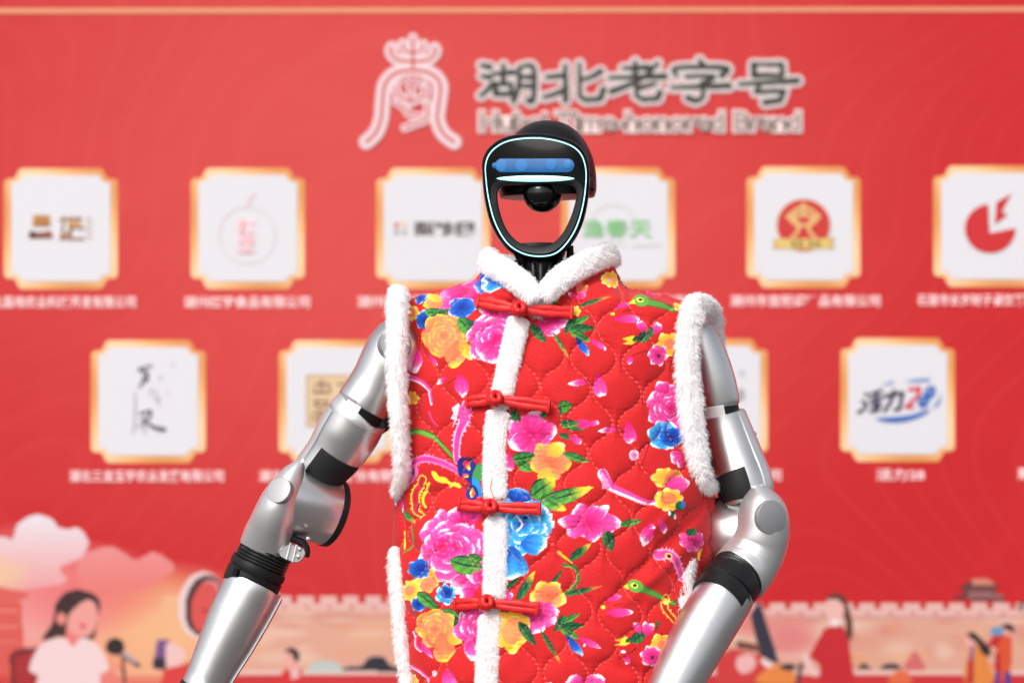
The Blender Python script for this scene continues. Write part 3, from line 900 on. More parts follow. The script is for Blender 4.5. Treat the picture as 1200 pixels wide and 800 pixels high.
def sector(name, rings, mat, t0, t1, a0, a1, off=0.0008, thick=0.0015, n=14, parent=None, label=None, smooth_n=6, cut=0.0):
    """a raised panel that hugs part of a lofted limb; thick closed slab"""
    R = interp_rings(rings, smooth_n)
    k0, k1 = t0 * (len(R) - 1), t1 * (len(R) - 1)
    fr_all = ring_frames(R)
    def at(u):
        i = min(int(u), len(R) - 2); w = u - i
        A, B = fr_all[i], fr_all[i + 1]
        return tuple(A[q] * (1 - w) + B[q] * w for q in range(5))
    nv = 12
    v = []
    for lay in (0, 1):
        for j in range(nv + 1):
            c, e1, e2, r1, r2 = at(k0 + (k1 - k0) * j / nv)
            for i in range(n + 1):
                aa0 = a0 + cut * max(0, 1 - j / nv * 2.2) + cut * 0.6 * max(0, j / nv * 2.6 - 1.6)
                t = math.radians(aa0 + (a1 - aa0) * i / n)
                edge = min(i, n - i, j, nv - j)
                h = off + (thick if lay else -0.002) - (0.0006 if lay and edge == 0 else 0)
                v.append(c + e1 * ((r1 + h) * math.cos(t)) + e2 * ((r2 + h) * math.sin(t)))
    m = n + 1
    f = grid_faces(m, nv + 1) + [tuple(q + m * (nv + 1) for q in fc[::-1]) for fc in grid_faces(m, nv + 1)]
    o_ = m * (nv + 1)
    for i in range(n): f += [(i, i + 1, i + 1 + o_, i + o_), (nv * m + i + 1, nv * m + i, nv * m + i + o_, nv * m + i + 1 + o_)]
    for j in range(nv): f += [((j + 1) * m, j * m, j * m + o_, (j + 1) * m + o_), (j * m + n, (j + 1) * m + n, (j + 1) * m + n + o_, j * m + n + o_)]
    o = mesh_obj(name, v, f, mat)
    fix_normals(o)
    return part(o, parent, label)
def tube(name, pts3, rad, mat, n=10, parent=None, closed=False, raw=False):
    p = [Vector(q) for q in pts3]
    m = len(p)
    v = []
    up = Vector((0, -1, 0.01))
    for i in range(m):
        t = (p[(i + 1) % m] - p[i - 1]) if closed else (p[min(i + 1, m - 1)] - p[max(i - 1, 0)])
        t.normalize()
        e1 = up.cross(t)
        if e1.length < 1e-3: e1 = Vector((1, 0, 0)).cross(t)
        e1.normalize(); e2 = t.cross(e1)
        r = rad[i] if hasattr(rad, '__len__') else rad
        r1, r2 = r if hasattr(r, '__len__') else (r, r)
        for k in range(n):
            a_ = 2 * math.pi * k / n
            v.append(p[i] + e1 * r1 * math.cos(a_) + e2 * r2 * math.sin(a_))
    f = grid_faces(n, m, wrap_u=True, wrap_v=closed)
    if not closed: f += [tuple(range(n)), tuple((m - 1) * n + k for k in range(n))]
    if raw: return v, f
    o = mesh_obj(name, v, f, mat)
    fix_normals(o)
    return part(o, parent)
def lathe_axis(name, c, axis, prof, mat, n=48, parent=None, label=None):
    """prof: list of (along, radius) in metres"""
    ax = Vector(axis).normalized()
    e1 = ax.orthogonal().normalized(); e2 = ax.cross(e1)
    v = []
    for s_, r in prof:
        for k in range(n):
            a_ = 2 * math.pi * k / n
            v.append(Vector(c) + ax * s_ + e1 * (r * math.cos(a_)) + e2 * (r * math.sin(a_)))
    f = grid_faces(n, len(prof), wrap_u=True) + [tuple(range(n)), tuple((len(prof) - 1) * n + k for k in range(n))]
    o = mesh_obj(name, v, f, mat)
    fix_normals(o)
    return part(o, parent, label)
def ball(name, c, r, mat, parent=None, flat_axis=None, sq=1.0, n=20):
    prof = [(-r * math.cos(math.pi * i / n) * sq, r * math.sin(math.pi * i / n) + 1e-5) for i in range(n + 1)]
    return lathe_axis(name, c, flat_axis or (0, 0, 1), prof, mat, 28, parent)

# ---- head
FC = (629.0, 252.0)                 # centre of the opening
YAW = math.tan(math.radians(15))
HD = -0.055
def HPt(px, py, ex=0.0):
    x = (px - 632) * S
    z = (py - 230) * S
    d = HD - x * YAW + 0.9 * x * x + 0.35 * z * z + ex
    return P(px, py, d)
zs = lambda p: [(520 + x / 3.3333, 120 + y / 3.3333) for x, y in p]
strip_c = catmull(zs([(340, 140), (250, 152), (190, 188), (164, 240), (166, 310), (178, 390), (203, 475), (247, 548), (305, 588), (370, 601), (435, 590),
                      (484, 545), (522, 478), (546, 390), (556, 300), (551, 240), (530, 195), (490, 166), (420, 146)]), 10, True)
hole_c = catmull(zs([(300, 323), (240, 326), (212, 345), (213, 400), (232, 468), (262, 520), (305, 553), (365, 565), (420, 554), (462, 515), (492, 460), (512, 400),
                     (519, 355), (500, 326), (440, 320), (380, 320)]), 10, True)
NA = 160
def radial(curve):
    p = np.asarray(curve) - np.array(FC)
    a_ = np.arctan2(p[:, 1], p[:, 0]); r = np.hypot(p[:, 0], p[:, 1])
    o = np.argsort(a_); a_, r = a_[o], r[o]
    t = np.linspace(-np.pi, np.pi, NA, endpoint=False)
    return np.interp(t, np.r_[a_[-1] - 2 * np.pi, a_, a_[0] + 2 * np.pi], np.r_[r[-1], r, r[0]]), t
rS, TH = radial(strip_c)
rH, _ = radial(hole_c)
rO = rS + 4.5
def loop_pts(r, ex, shift=(0, 0)):
    ex = ex if hasattr(ex, '__len__') else [ex] * NA
    return [HPt(FC[0] + shift[0] + r[i] * math.cos(TH[i]), FC[1] + shift[1] + r[i] * math.sin(TH[i]), ex[i]) for i in range(NA)]
def loops_mesh(name, loops, mat, parent=None, closed=True, label=None):
    v = [q for l in loops for q in l]
    o = mesh_obj(name, v, grid_faces(NA, len(loops), wrap_u=True, wrap_v=closed), mat)
    fix_normals(o)
    return part(o, parent, label)
gap = rS - rH
rM = rH + np.minimum(8.5, 0.75 * gap)
# skull shell: a dome cut flat underneath
def skull(name, mat):
    cx, cy, rx, rt = 641.5, 214.0, 57.5, 73.0
    nv, nu = 28, 64
    yc, ry = HD + 0.088, 0.074
    v = []
    for j in range(nv + 1):
        ph = math.pi / 2 * (1 - j / nv * 1.0)
        for i in range(nu):
            t = 2 * math.pi * i / nu
            ct, st = math.cos(t), math.sin(t)
            sx = math.copysign(abs(ct) ** 0.85, ct); sy = math.copysign(abs(st) ** 0.85, st)
            c = math.cos(ph) ** 0.92
            d = yc + ry * c * sy
            px = cx + rx * c * sx
            d += -(px - 632) * S * YAW
            v.append(P(px, cy - rt * math.sin(ph), d))
    base = len(v) - nu
    extra = [(1.0, 224), (0.965, 231), (0.8, 232.5)]
    for kx, yy in extra:
        for i in range(nu):
            q = v[base + i]
            c0 = P(cx, yy, yc - (cx - 632) * S * YAW)
            v.append(Vector((c0.x + (q.x - c0.x) * kx, c0.y + (q.y - c0.y) * kx, c0.z)))
    f = grid_faces(nu, nv + 1 + len(extra), wrap_u=True)
    f.append(tuple(range(nu))); f.append(tuple(len(v) - nu + i for i in range(nu)))
    o = mesh_obj(name, v, f, mat); fix_normals(o)
    return part(o)
head = skull("head", M['shell'])
head['label'] = "rounded black head shell"
topf = np.clip(-np.sin(TH) * 1.6 + 0.1, 0, 1)
loops_mesh("face_frame", [loop_pts(rO - 5 * topf - 3, 0.026 + 0.055 * topf), loop_pts(rO - 1.5 * topf - .5, 0.030 + 0.03 * topf), loop_pts(rO + 1.2, 0.022), loop_pts(rO + 0.6, 0.006), loop_pts(rO - 1.5, 0.001), loop_pts(rO - 3, 0.0), loop_pts(rM, 0.0005),
                          loop_pts(rM - 0.3, 0.028)], M['gloss'], head, True, "glossy black ring shaped face with a large opening")
loops_mesh("inner_bezel", [loop_pts(rM, -0.0004), loop_pts(rM - 0.6, -0.001), loop_pts(rH + 1.5, 0.003), loop_pts(rH, 0.006), loop_pts(rH - 0.3, 0.026), loop_pts(rM, 0.027)], M['bezel'], head, True,
           "dark grey bezel round the opening")
loops_mesh("light_strip", [loop_pts(rS + 0.8, 0.0004), loop_pts(rS + 0.62, -0.0009), loop_pts(rS - 0.62, -0.0009), loop_pts(rS - 0.8, 0.0004)], M['glow'], head, True, "thin glowing pale cyan outline of the face")
def face_plate(name, pts, mat, ex, th=0.0012, label=None):
    p = catmull(pts, 6, True)
    c = p.mean(0)
    n = len(p)
    v = []
    for sc_, e_ in ((1.0, ex + th), (1.0, ex + 0.0003), (0.97, ex)):
        for q in p:
            w = c + (q - c) * np.array([1 - (1 - sc_) * 0.4, sc_])
            v.append(HPt(w[0], w[1], e_))
    # fill with vertical strips for curvature: fan from mid line
    f = grid_faces(n, 3, wrap_u=True)
    f.append(tuple(2 * n + i for i in range(n)))
    o = mesh_obj(name, v, f, mat); fix_normals(o)
    return part(o, head, label)
def plate_grid(name, x0, x1, top, bot, mat, ex, label=None, nx=40):
    """curved plate between two edge functions of px"""
    v = []
    for lay, e_ in ((0, ex), (1, ex + 0.003)):
        for i in range(nx + 1):
            x = x0 + (x1 - x0) * (0.5 - 0.5 * math.cos(math.pi * i / nx))
            a_, b_ = top(x), bot(x)
            for k in range(5):
                v.append(HPt(x, a_ + (b_ - a_) * k / 4, e_ + (0.0005 if lay == 0 and k in (0, 4) else 0)))
    m = nx + 1
    f = grid_faces(5, m) + [tuple(5 * m + q for q in fc[::-1]) for fc in grid_faces(5, m)]
    for i in range(nx):
        for k in (0, 4): f.append((i * 5 + k, (i + 1) * 5 + k, 5 * m + (i + 1) * 5 + k, 5 * m + i * 5 + k))
    o = mesh_obj(name, v, f, mat); fix_normals(o)
    return part(o, head, label)
def cap_edge(x, x0, x1, r0, r1, pw=2.0):
    if x < x0 + r0: return max(0.0, 1 - ((x0 + r0 - x) / r0) ** pw) ** (1 / pw)
    if x > x1 - r1: return max(0.0, 1 - ((x - (x1 - r1)) / r1) ** pw) ** (1 / pw)
    return 1.0
def band_half(x):
    if x < 586: return 2.0 + 6.0 * min(1, max(0, (x - 579) / 6.0)) if x > 579 else 3.2 * cap_edge(x, 576.5, 673, 2.5, 8)
    return 8.0 * cap_edge(x, 560, 673, 8, 8)
plate_grid("sensor_window", 576.6, 672.9, lambda x: 194 - band_half(x), lambda x: 194 + band_half(x), M['bluelens'], -0.0016, "blue tinted sensor window")
for (cx, cy, rx, ry) in ((588, 194, 7, 6), (611, 193.7, 7.2, 6.2), (646, 192.5, 6.5, 6.2), (665, 192.5, 5, 5)):
    c = HPt(cx, cy, -0.0021)
    prof = [(0.0012, px_len(rx)), (0.0001, px_len(rx) * .99), (0.0, px_len(rx) * .9), (0.0, 1e-5)]
    o = lathe_axis("sensor_lens", c, (math.sin(math.radians(15)), 1, 0), prof, M['bluedisc'], 28, head)
plate_grid("status_light", 582, 673, lambda x: 209.2 - 3.4 * max(0, 1 - ((x - 627.5) / 45.6) ** 2) ** 0.6, lambda x: 209.4 + 3.6 * max(0, 1 - ((x - 627.5) / 45.6) ** 2) ** 0.6, M['glow2'], -0.0018,
           "glowing pale cyan lens shaped light")
ball("camera_dome", P(635.5, 227, HD + 0.031), px_len(23.5), M['dome'], head, sq=0.95)
# little bumps and the seam on the shell
for px, py in ((692, 205), (695, 222)):
    ball("shell_screw", P(px, py, HD + 0.03), px_len(2), M['black'], head)

# ---- neck
neck = loft("neck", [(632, 296, -0.01, 20), (632, 300, -0.01, 25), (633, 330, 0.0, 26), (634, 372, 0.005, 30), (636, 420, 0.01, 34)], M['black'], 40)
for x in (606, 616, 625, 634, 644, 653, 661):
    loft("neck_rib", [(x, 306, -0.036 + abs(x - 633) * 0.0006, 3.2), (x, 309, -0.038 + abs(x - 633) * 0.0006, 3.8), (x + (633 - x) * .12, 358, -0.036 + abs(x - 633) * 0.0006, 3.4)], M['rubber'], 12, parent=neck)
loft("jaw_mount", [(632, 288, -0.02, 30, .6), (632, 297, -0.022, 31, .6), (632, 304, -0.02, 27, .6), (632, 308, -0.02, 20, .6)], M['shell'], 40, parent=neck)
for x, y in ((612, 300), (655, 299), (668, 296)):
    loft("neck_link", [(x, y - 8, -0.03, 4), (x, y + 14, -0.032, 5), (x, y + 17, -0.032, 4.2)], M['gloss'], 16, parent=neck)

# ---- torso, hips and legs under the vest and out of the picture
loft("torso", [(642, 352, 0.01, 60, .7), (642, 372, 0.01, 122, .55), (644, 420, 0.01, 138, .55), (644, 520, 0.01, 130, .6), (644, 640, 0.01, 118, .65), (644, 800, 0.01, 112, .7), (644, 850, 0.01, 100, .7)], M['shell'], 40)
loft("pelvis", [(644, 845, 0.01, 96, .7), (644, 880, 0.01, 110, .7), (644, 930, 0.01, 100, .7), (644, 960, 0.01, 70, .7)], M['silver'], 36)
for sx in (-1, 1):
    lg = loft("leg", [(644 + sx * 60, 930, 0.01, 52), (644 + sx * 66, 1000, 0.01, 58), (644 + sx * 68, 1150, 0.01, 50), (644 + sx * 70, 1190, 0.0, 44), (644 + sx * 70, 1230, 0.0, 44), (644 + sx * 71, 1340, 0.01, 40), (644 + sx * 72, 1470, 0.02, 30), (644 + sx * 72, 1500, 0.02, 30)], M['silver'], 28)
    loft("foot", [(644 + sx * 72, 1490, 0.0, 34, 2.2), (644 + sx * 72, 1515, -0.02, 40, 2.6), (644 + sx * 72, 1536, -0.02, 42, 2.7)], M['rubber'], 28, parent=lg)

# ---- arm at the picture's left
AL = 0.0
sh = loft("shoulder", [(423.6, 476.8, AL, 29.5), (424.4, 475.4, AL, 31.6), (426.5, 472, AL, 32.2), (434, 461, AL, 31.6), (444, 446, AL, 32.6), (454, 430, AL, 35.5), (464, 414, AL, 37.5), (474, 399, AL, 35), (482, 388, AL, 26), (487, 381, AL, 10)], M['silver'], 56)
lathe_axis("shoulder_cap", P(462, 405, AL - 0.034), (0.25, -1, 0.15), [(-0.01, px_len(19)), (0.008, px_len(19)), (0.0105, px_len(17.5)), (0.011, px_len(10)), (0.011, 1e-5)], M['cap'], parent=sh)
loft("shoulder_bearing", [(427, 471, AL, 28.5), (415, 492, AL, 28.5)], M['black'], 40)
UL = [(420, 486, AL - .004, 35.2), (410, 504, AL + .001, 36.2), (401.5, 518, AL + .005, 35), (393, 531, AL + .008, 33), (383, 543, AL + .011, 31), (375, 553, AL + .013, 30), (366, 568, AL + .015, 30)]
ua = loft("upper_arm", UL, M['silver'], 56, smooth_n=5)
loft("rim", [(421.6, 483.2, AL - .0048, 33.0), (421.4, 483.4, AL - .0048, 35.0), (420.6, 484.9, AL - .0044, 35.9), (419.2, 487.3, AL - .0036, 36.0), (418.4, 488.6, AL - .0033, 35.4)], M['silver2'], 56, parent=ua)
sector("white_tab", [(424.5, 475.5, AL, 29.2), (421, 481.5, AL, 29.2), (417.5, 487.5, AL, 29.2)], M['white_tab'], 0.0, 1.0, 88, 124, parent=sh)
sector("side_panel", UL, M['silver2'], 0.05, 0.98, 140, 230, 0.0002, 0.0018, parent=ua, label="raised silver side panel")
sector("inset_pad", UL, M['inset'], 0.46, 0.97, 18, 118, 0.0004, 0.0012, parent=ua, label="matte black pad set into the arm", cut=0)
loft('shoulder_joint', [(453, 462, AL + .004, 6), (454, 470, AL + .004, 10), (452, 488, AL + .004, 11), (447, 500, AL + .004, 9), (444, 505, AL + .004, 6)], M['black'], 24)
# elbow
eaL = Vector((0.84, 0.42, -0.30)).normalized()
ecL = P(361, 592, AL + 0.006)
R_ = px_len(40.5)
eb = lathe_axis("elbow_joint", ecL, eaL, [(-0.042, R_ * .8), (-0.040, R_ * .97), (-0.036, R_), (0.030, R_), (0.0315, R_ * .985)], M['brushed'], 72, label="brushed metal elbow drum")
lathe_axis("end_disc", ecL, eaL, [(0.0300, R_ * 1.01), (0.032, R_ * 1.015), (0.038, R_ * 1.0), (0.0405, R_ * .93), (0.041, R_ * .5), (0.041, 1e-5)], M['black'], 64, parent=eb)
CL = [(353.5, 537, AL - .028, 2.5, 1.6), (350, 545, AL - .03, 8, 1.7), (342, 559, AL - .03, 15, 1.6), (331, 582, AL - .028, 22.5, 1.5), (325, 598, AL - .024, 25.5, 1.4), (319.5, 614, AL - .014, 27.5, 1.25), (315.5, 627, AL - .006, 30, 1.1), (313.5, 636, AL - .002, 31.5, 1.0), (312.5, 640, AL, 31.5, 1.0), (312, 642, AL, 29.5, 1.0)]
fc = loft("elbow_cover", CL, M['silver2'], 56, smooth_n=4, label="pale silver elbow cover")
lathe_axis("hinge_cap", P(327, 574, AL - .0608), (-0.42, -0.83, 0.38), [(-0.008, px_len(15.5)), (0.0004, px_len(15.5)), (0.0010, px_len(15)), (0.0014, px_len(11)), (0.0017, px_len(6)), (0.0018, 1e-5)], M['cap'], 48, parent=fc, label="round grey hinge cap")
def prism(name, pts, d0, d1, bev, mat, parent=None):
    """rounded plate: outline in picture px, from depth d0 (front) to d1, with a rounded front edge"""
    p = catmull(pts, 5, True); c = p.mean(0); n = len(p)
    v = []
    for k_, d_ in ((0.9, d0), (0.97, d0 + bev * .3), (1.0, d0 + bev), (1.0, d1)):
        for q in p:
            w = c + (q - c) * k_
            v.append(P(w[0], w[1], d_))
    f = grid_faces(n, 4, wrap_u=True) + [tuple(range(n)), tuple(3 * n + i for i in range(n))]
    o = mesh_obj(name, v, f, mat); fix_normals(o)
    return part(o, parent)
prism("bracket", [(326, 650), (331, 641), (339, 637), (350, 639), (357, 643), (358, 650), (350, 659), (338, 657)], AL - .033, AL - .006, .008, M['silver'], fc)
for q in ([(341, 636), (336, 655)], [(348, 638), (343, 658)]):
    tube("bracket_ridge", [P(x, y, AL - .0325) for x, y in catmull([q[0], ((q[0][0] + q[1][0]) / 2, (q[0][1] + q[1][1]) / 2), q[1]], 4)], px_len(1.8), M['silver2'], 8, fc)
tube("link", [P(x, y, AL - .02) for x, y in catmull([(329, 612), (333, 624), (344, 631), (355, 636), (359, 644), (358, 652)], 6)], px_len(4.5), M['black'], 12, fc)
for x, y in ((333, 617), (361, 631)):
    ball("screw", P(x, y, AL - .036), px_len(3.2), M['chrome'], fc)
for y in (641, 650): ball("screw", P(351.5 + (y - 641) * -.2, y + 2, AL - .033), px_len(2.6), M['chrome'], fc)
ball("screw", P(397, 611, AL - .012), px_len(1.6), M['chrome'], eb)
# bellows
def bellows(name, p0, p1, r, n, dark):
    rings = []
    for i in range(n * 4 + 1):
        t = i / (n * 4)
        ph = i % 4
        rr = r * (0.94 if ph == 2 else (1.0 if ph == 0 else 0.985))
        rings.append(tuple(np.array(p0) * (1 - t) + np.array(p1) * t) + (rr,))
    return loft(name, rings, dark, 48)
bl = bellows("bellows", (315, 638, AL), (303.5, 663, AL - .002), 32.5, 7, M['rubber'])
loft("cuff", [(304.5, 661, AL - .002, 33), (303.5, 663, AL - .002, 34), (301, 669, AL - .003, 34.2), (300, 671, AL - .003, 32.4), (299, 673, AL - .003, 34), (293, 687, AL - .004, 33.6), (290, 694, AL - .004, 32)], M['black'], 48, parent=bl)
for k, (x, y) in enumerate(((279, 672), (296, 684))):
    loft("tab", [(x, y - 6, AL - .034, 4.5, .5), (x - 3, y + 3, AL - .036, 4.5, .5)], M['gloss'], 12, parent=bl)
FL = [(297.5, 684, AL - .004, 33.5), (296.5, 686.5, AL - .004, 35.2), (294, 691.5, AL - .005, 35.6), (280, 719, AL - .008, 34.6), (266, 748, AL - .012, 31.8), (251, 778, AL - .016, 28), (243, 795, AL - .018, 26.3), (238, 804, AL - .02, 25.5), (237, 806, AL - .02, 24.5)]
fa = loft("forearm", FL, M['silver'], 64, smooth_n=4)
sector("edge_strip", FL, M['silver2'], 0.12, 0.9, -14, 14, 0.0, 0.003, n=6, parent=fa)
wr = loft("wrist", [(238, 804, AL - .02, 24), (236, 808, AL - .02, 26.5), (229, 822, AL - .022, 27), (227, 826, AL - .022, 24)], M['black'], 40)
def hand(x, y, d, sx, dx, dy):
    h = loft("hand", [(x, y, d, 17, .6), (x + dx * 18, y + dy * 18, d, 24, .55), (x + dx * 50, y + dy * 50, d, 27, .5), (x + dx * 66, y + dy * 66, d, 22, .5)], M['black'], 24, smooth_n=3)
    for k in range(4):
        fx = x + dx * 64 + (k - 1.5) * 11 * dy; fy = y + dy * 64 - (k - 1.5) * 11 * dx
        L = (44, 52, 50, 40)[k]
        loft("finger", [(fx, fy, d, 5.5), (fx + dx * L * .5, fy + dy * L * .5, d - .004, 5.6), (fx + dx * L * .95, fy + dy * L * .95, d + .012, 5), (fx + dx * L * 1.1, fy + dy * L * 1.1, d + .02, 2.5)], M['rubber'], 14, parent=h, smooth_n=3)
    loft("thumb", [(x + dx * 25 + sx * 20 * dy, y + dy * 25 - sx * 20 * dx, d - .01, 6.5), (x + dx * 45 + sx * 34 * dy, y + dy * 45 - sx * 34 * dx, d - .03, 6.2), (x + dx * 68 + sx * 36 * dy, y + dy * 68 - sx * 36 * dx, d - .035, 5), (x + dx * 74 + sx * 35 * dy, y + dy * 74 - sx * 35 * dx, d - .034, 2)], M['rubber'], 14, parent=h, smooth_n=3)
hand(228, 824, -.022, 1, -.45, .89)

# ---- arm at the picture's right
AR = 0.0
sh = loft("shoulder", [(844.4, 476, AR, 21.5), (844.2, 475, AR, 23), (843, 470, AR, 24.0), (838, 450, AR, 24.8), (832, 428, AR, 24.2), (824, 405, AR, 22.5), (818, 390, AR, 19), (814, 380, AR, 12), (812, 376, AR, 4)], M['silver'], 48, smooth_n=3)
loft("shoulder_bearing", [(843, 470, AR, 21), (846.5, 487, AR, 21)], M['black'], 40)
sector("white_tab", [(844, 474, AR, 22.2), (845, 480, AR, 22.2), (846.5, 487, AR, 22.2)], M['white_tab'], 0.0, 1.0, 85, 150, parent=sh)
UR = [(846.5, 485, AR, 25.5), (850, 498, AR, 27), (856, 520, AR - .002, 30), (863, 541, AR - .006, 31.5), (870, 562, AR - .012, 33), (874, 578, AR - .016, 32), (876, 592, AR - .02, 28)]
ua = loft("upper_arm", UR, M['silver'], 56, smooth_n=5)
sector("side_panel", UR, M['silver2'], 0.03, 0.97, -60, 48, 0.0002, 0.0018, parent=ua, label="raised silver side panel")
sector("inset_pad", UR, M['inset'], 0.60, 0.95, 82, 165, 0.0004, 0.0012, parent=ua, label="matte black pad set into the arm", cut=0)
for x, y in ((884.5, 508), (900.5, 561)):
    ball("screw", P(x, y, AR - .005), px_len(2.4), M['chrome'], ua)
eaR = Vector((-0.85, 0.40, 0.10)).normalized()
ecR = P(858, 625, AR - 0.012)
R_ = px_len(40)
eb = lathe_axis("elbow_joint", ecR, eaR, [(-0.042, R_ * .8), (-0.040, R_ * .97), (-0.036, R_), (0.018, R_), (0.0195, R_ * .985)], M['brushed'], 72, label="brushed metal elbow drum")
lathe_axis("end_disc", ecR, eaR, [(0.018, R_ * 1.01), (0.020, R_ * 1.015), (0.026, R_ * 1.0), (0.0285, R_ * .93), (0.029, R_ * .5), (0.029, 1e-5)], M['black'], 64, parent=eb)
CR = [(890, 571, AR - .04, 5, 1.4), (890, 576, AR - .043, 14, 1.4), (891, 585, AR - .045, 23, 1.35), (893.5, 602, AR - .047, 30, 1.3), (893, 622, AR - .047, 32.5, 1.25), (887, 642, AR - .048, 34, 1.15), (877, 660, AR - .055, 35.5, 1.05), (870, 669, AR - .062, 36, 1.0), (866, 673, AR - .066, 35.5, 1.0), (865, 674, AR - .067, 33.5, 1.0)]
fc = loft("elbow_cover", CR, M['silver2'], 56, smooth_n=4, label="pale silver elbow cover")
lathe_axis("hinge_cap", P(904, 606, AR - .0872), (0.437, -0.9, 0.05), [(-0.006, px_len(19.5)), (0.0008, px_len(19.5)), (0.0016, px_len(19)), (0.0028, px_len(14)), (0.0036, px_len(7)), (0.0038, 1e-5)], M['cap'], 48, parent=fc, label="round grey hinge cap")
bl = bellows("bellows", (872, 664, AR - .058), (858, 681, AR - .078), 33.5, 6, M['rubber'])
loft("cuff", [(859, 680, AR - .077, 33.4), (858, 681.5, AR - .079, 34.8), (851, 691, AR - .089, 34.8), (850, 692.5, AR - .09, 33), (849, 694, AR - .092, 34.6), (841, 704, AR - .102, 34)], M['black'], 48, parent=bl)
for x, y in ((840, 678), (871, 694)):
    ball("screw", P(x, y, AR - .118), px_len(2.2), M['chrome'], bl)
FR = [(851, 696, AR - .088, 32), (849.8, 697.5, AR - .09, 34.0), (848, 700, AR - .093, 34.4), (833, 724, AR - .106, 35), (816, 754, AR - .121, 34), (797, 790, AR - .139, 31.5), (784, 815, AR - .151, 29), (772, 840, AR - .164, 27), (771, 842, AR - .165, 25)]
fa = loft("forearm", FR, M['silver'], 64, smooth_n=4)
wr = loft("wrist", [(772, 840, AR - .164, 24), (770, 844, AR - .166, 27), (764, 858, AR - .174, 27), (762, 862, AR - .176, 24)], M['black'], 40)
hand(763, 860, -.174, -1, -.4, .9)

# ------------------------------------------------------------------ quilted vest
vest = empty("quilted_vest", P(642, 850, 0.0), "red floral quilted sleeveless vest with white fur trim worn by the robot", "vest")
VI = Matrix_I(vest)
def vpart(o, parent=None, label=None):
    o.parent = parent or vest
    o.matrix_parent_inverse = Matrix.Identity(4) if parent else VI
    if label: o['label'] = label
    return o
ROWS = np.array([
    # py, left, right, half depth (m), exponent
    (300, 580, 710, 0.060, 2.0), (312, 570, 718, 0.064, 2.0), (322, 564, 722, 0.068, 2.0), (329, 560, 725, 0.075, 2.0), (334, 550, 730, 0.082, 2.1), (340, 528, 742, 0.086, 2.2),
    (346, 500, 762, 0.089, 2.3), (351, 482, 786, 0.091, 2.4), (357, 472, 802, 0.093, 2.5), (366, 467, 810, 0.096, 2.5), (390, 464, 813, 0.102, 2.5), (450, 463, 814, 0.108, 2.5), (520, 466, 822, 0.113, 2.5),
    (560, 467, 831, 0.116, 2.5), (590, 465, 834, 0.118, 2.5), (630, 462, 833, 0.120, 2.5), (670, 463, 829, 0.121, 2.5), (720, 467, 822, 0.122, 2.5), (800, 474, 816, 0.123, 2.5), (850, 477, 816, 0.122, 2.5), (858, 478, 815, 0.118, 2.5)])
YAWV = 0.13
D0 = 0.012
def row(py):
    return tuple(np.interp(py, ROWS[:, 0], ROWS[:, c]) for c in range(1, 5))
def front_depth(px, py):
    L, R, b, n = row(py)
    cx, a_ = (L + R) / 2, (R - L) / 2
    xi = np.clip(np.abs((px - cx) / a_), 0, 0.9999)
    return D0 - b * (1 - xi ** n) ** (1 / n) - (px - cx) * S * YAWV
QR = math.radians(5)
def quilt(px, py):
    x = px * math.cos(QR) + py * math.sin(QR); y = -px * math.sin(QR) + py * math.cos(QR)
    Wq, Aq, Lq = 59.0, 12.5, 74.0
    c = np.cos(2 * np.pi * (y - 395) / Lq)
    c = np.sign(c) * np.abs(c) ** 0.8
    x = x + 2.0 * np.sin(y / 47.0) + 1.5 * np.sin(x / 61.0 + y / 90)
    k0 = np.round((x - 672) / Wq)
    best = np.full(np.shape(x), 99.0)
    sl = np.sqrt(1 + (2 * np.pi * Aq / Lq * np.sin(2 * np.pi * (y - 395) / Lq)) ** 2)
    for dk in (-1, 0, 1):
        for sg in (-1, 1):
            xk = 672 + (k0 + dk) * Wq + sg * (13.6 - Aq * c)
            best = np.minimum(best, np.abs(x - xk) / sl)
    return best, y

# ---- the printed cloth, painted motif by motif
VR = (196, 31, 34)
cv = Canvas(330, 270, 960, 880, 3, VR)
LG, YL, WT, OR = (96, 160, 62), (246, 208, 60), (250, 240, 246), (244, 130, 84)
def eyepetals(x, y):
    cv.petal(x - 16, y - 8, x + 3, y - 14, 7, 'hot', .3); cv.petal(x - 16, y + 6, x + 16, y + 4, 10.5, 'pink', .25); cv.ell(x - 17, y - 1, 2.6, 2, YL)
    cv.line([(x - 6, y - 3), (x + 4, y - 6)], .8, .6, (70, 10, 30), 0)
def butterfly(x, y, f=1.0):
    cv.petal(x - 1, y - 14 * f, x + 4, y + 14 * f, 16 * f, 'pink', .3); cv.petal(x - 10, y - 5, x - 34, y - 2, 7, 'pink', .55)
    cv.line([(x - 4, y - 2), (x - 16, y - 8)], .8, .5, (70, 10, 30), 0); cv.line([(x - 4, y), (x - 15, y - 5)], .8, .5, (70, 10, 30), 0)
def ribbon(p, w0, w1):
    cv.line(p, w0, w1, (248, 214, 232), 6); cv.line([(x + .8, y - w0 * .16) for x, y in p], w0 * .62, w1 * .7, (238, 70, 158), 6)
def serrated(pts, col, edge):
    cv.poly(pts, edge); c = np.mean(pts, 0); cv.poly([(c[0] + (x - c[0]) * .86, c[1] + (y - c[1]) * .86) for x, y in pts], col)
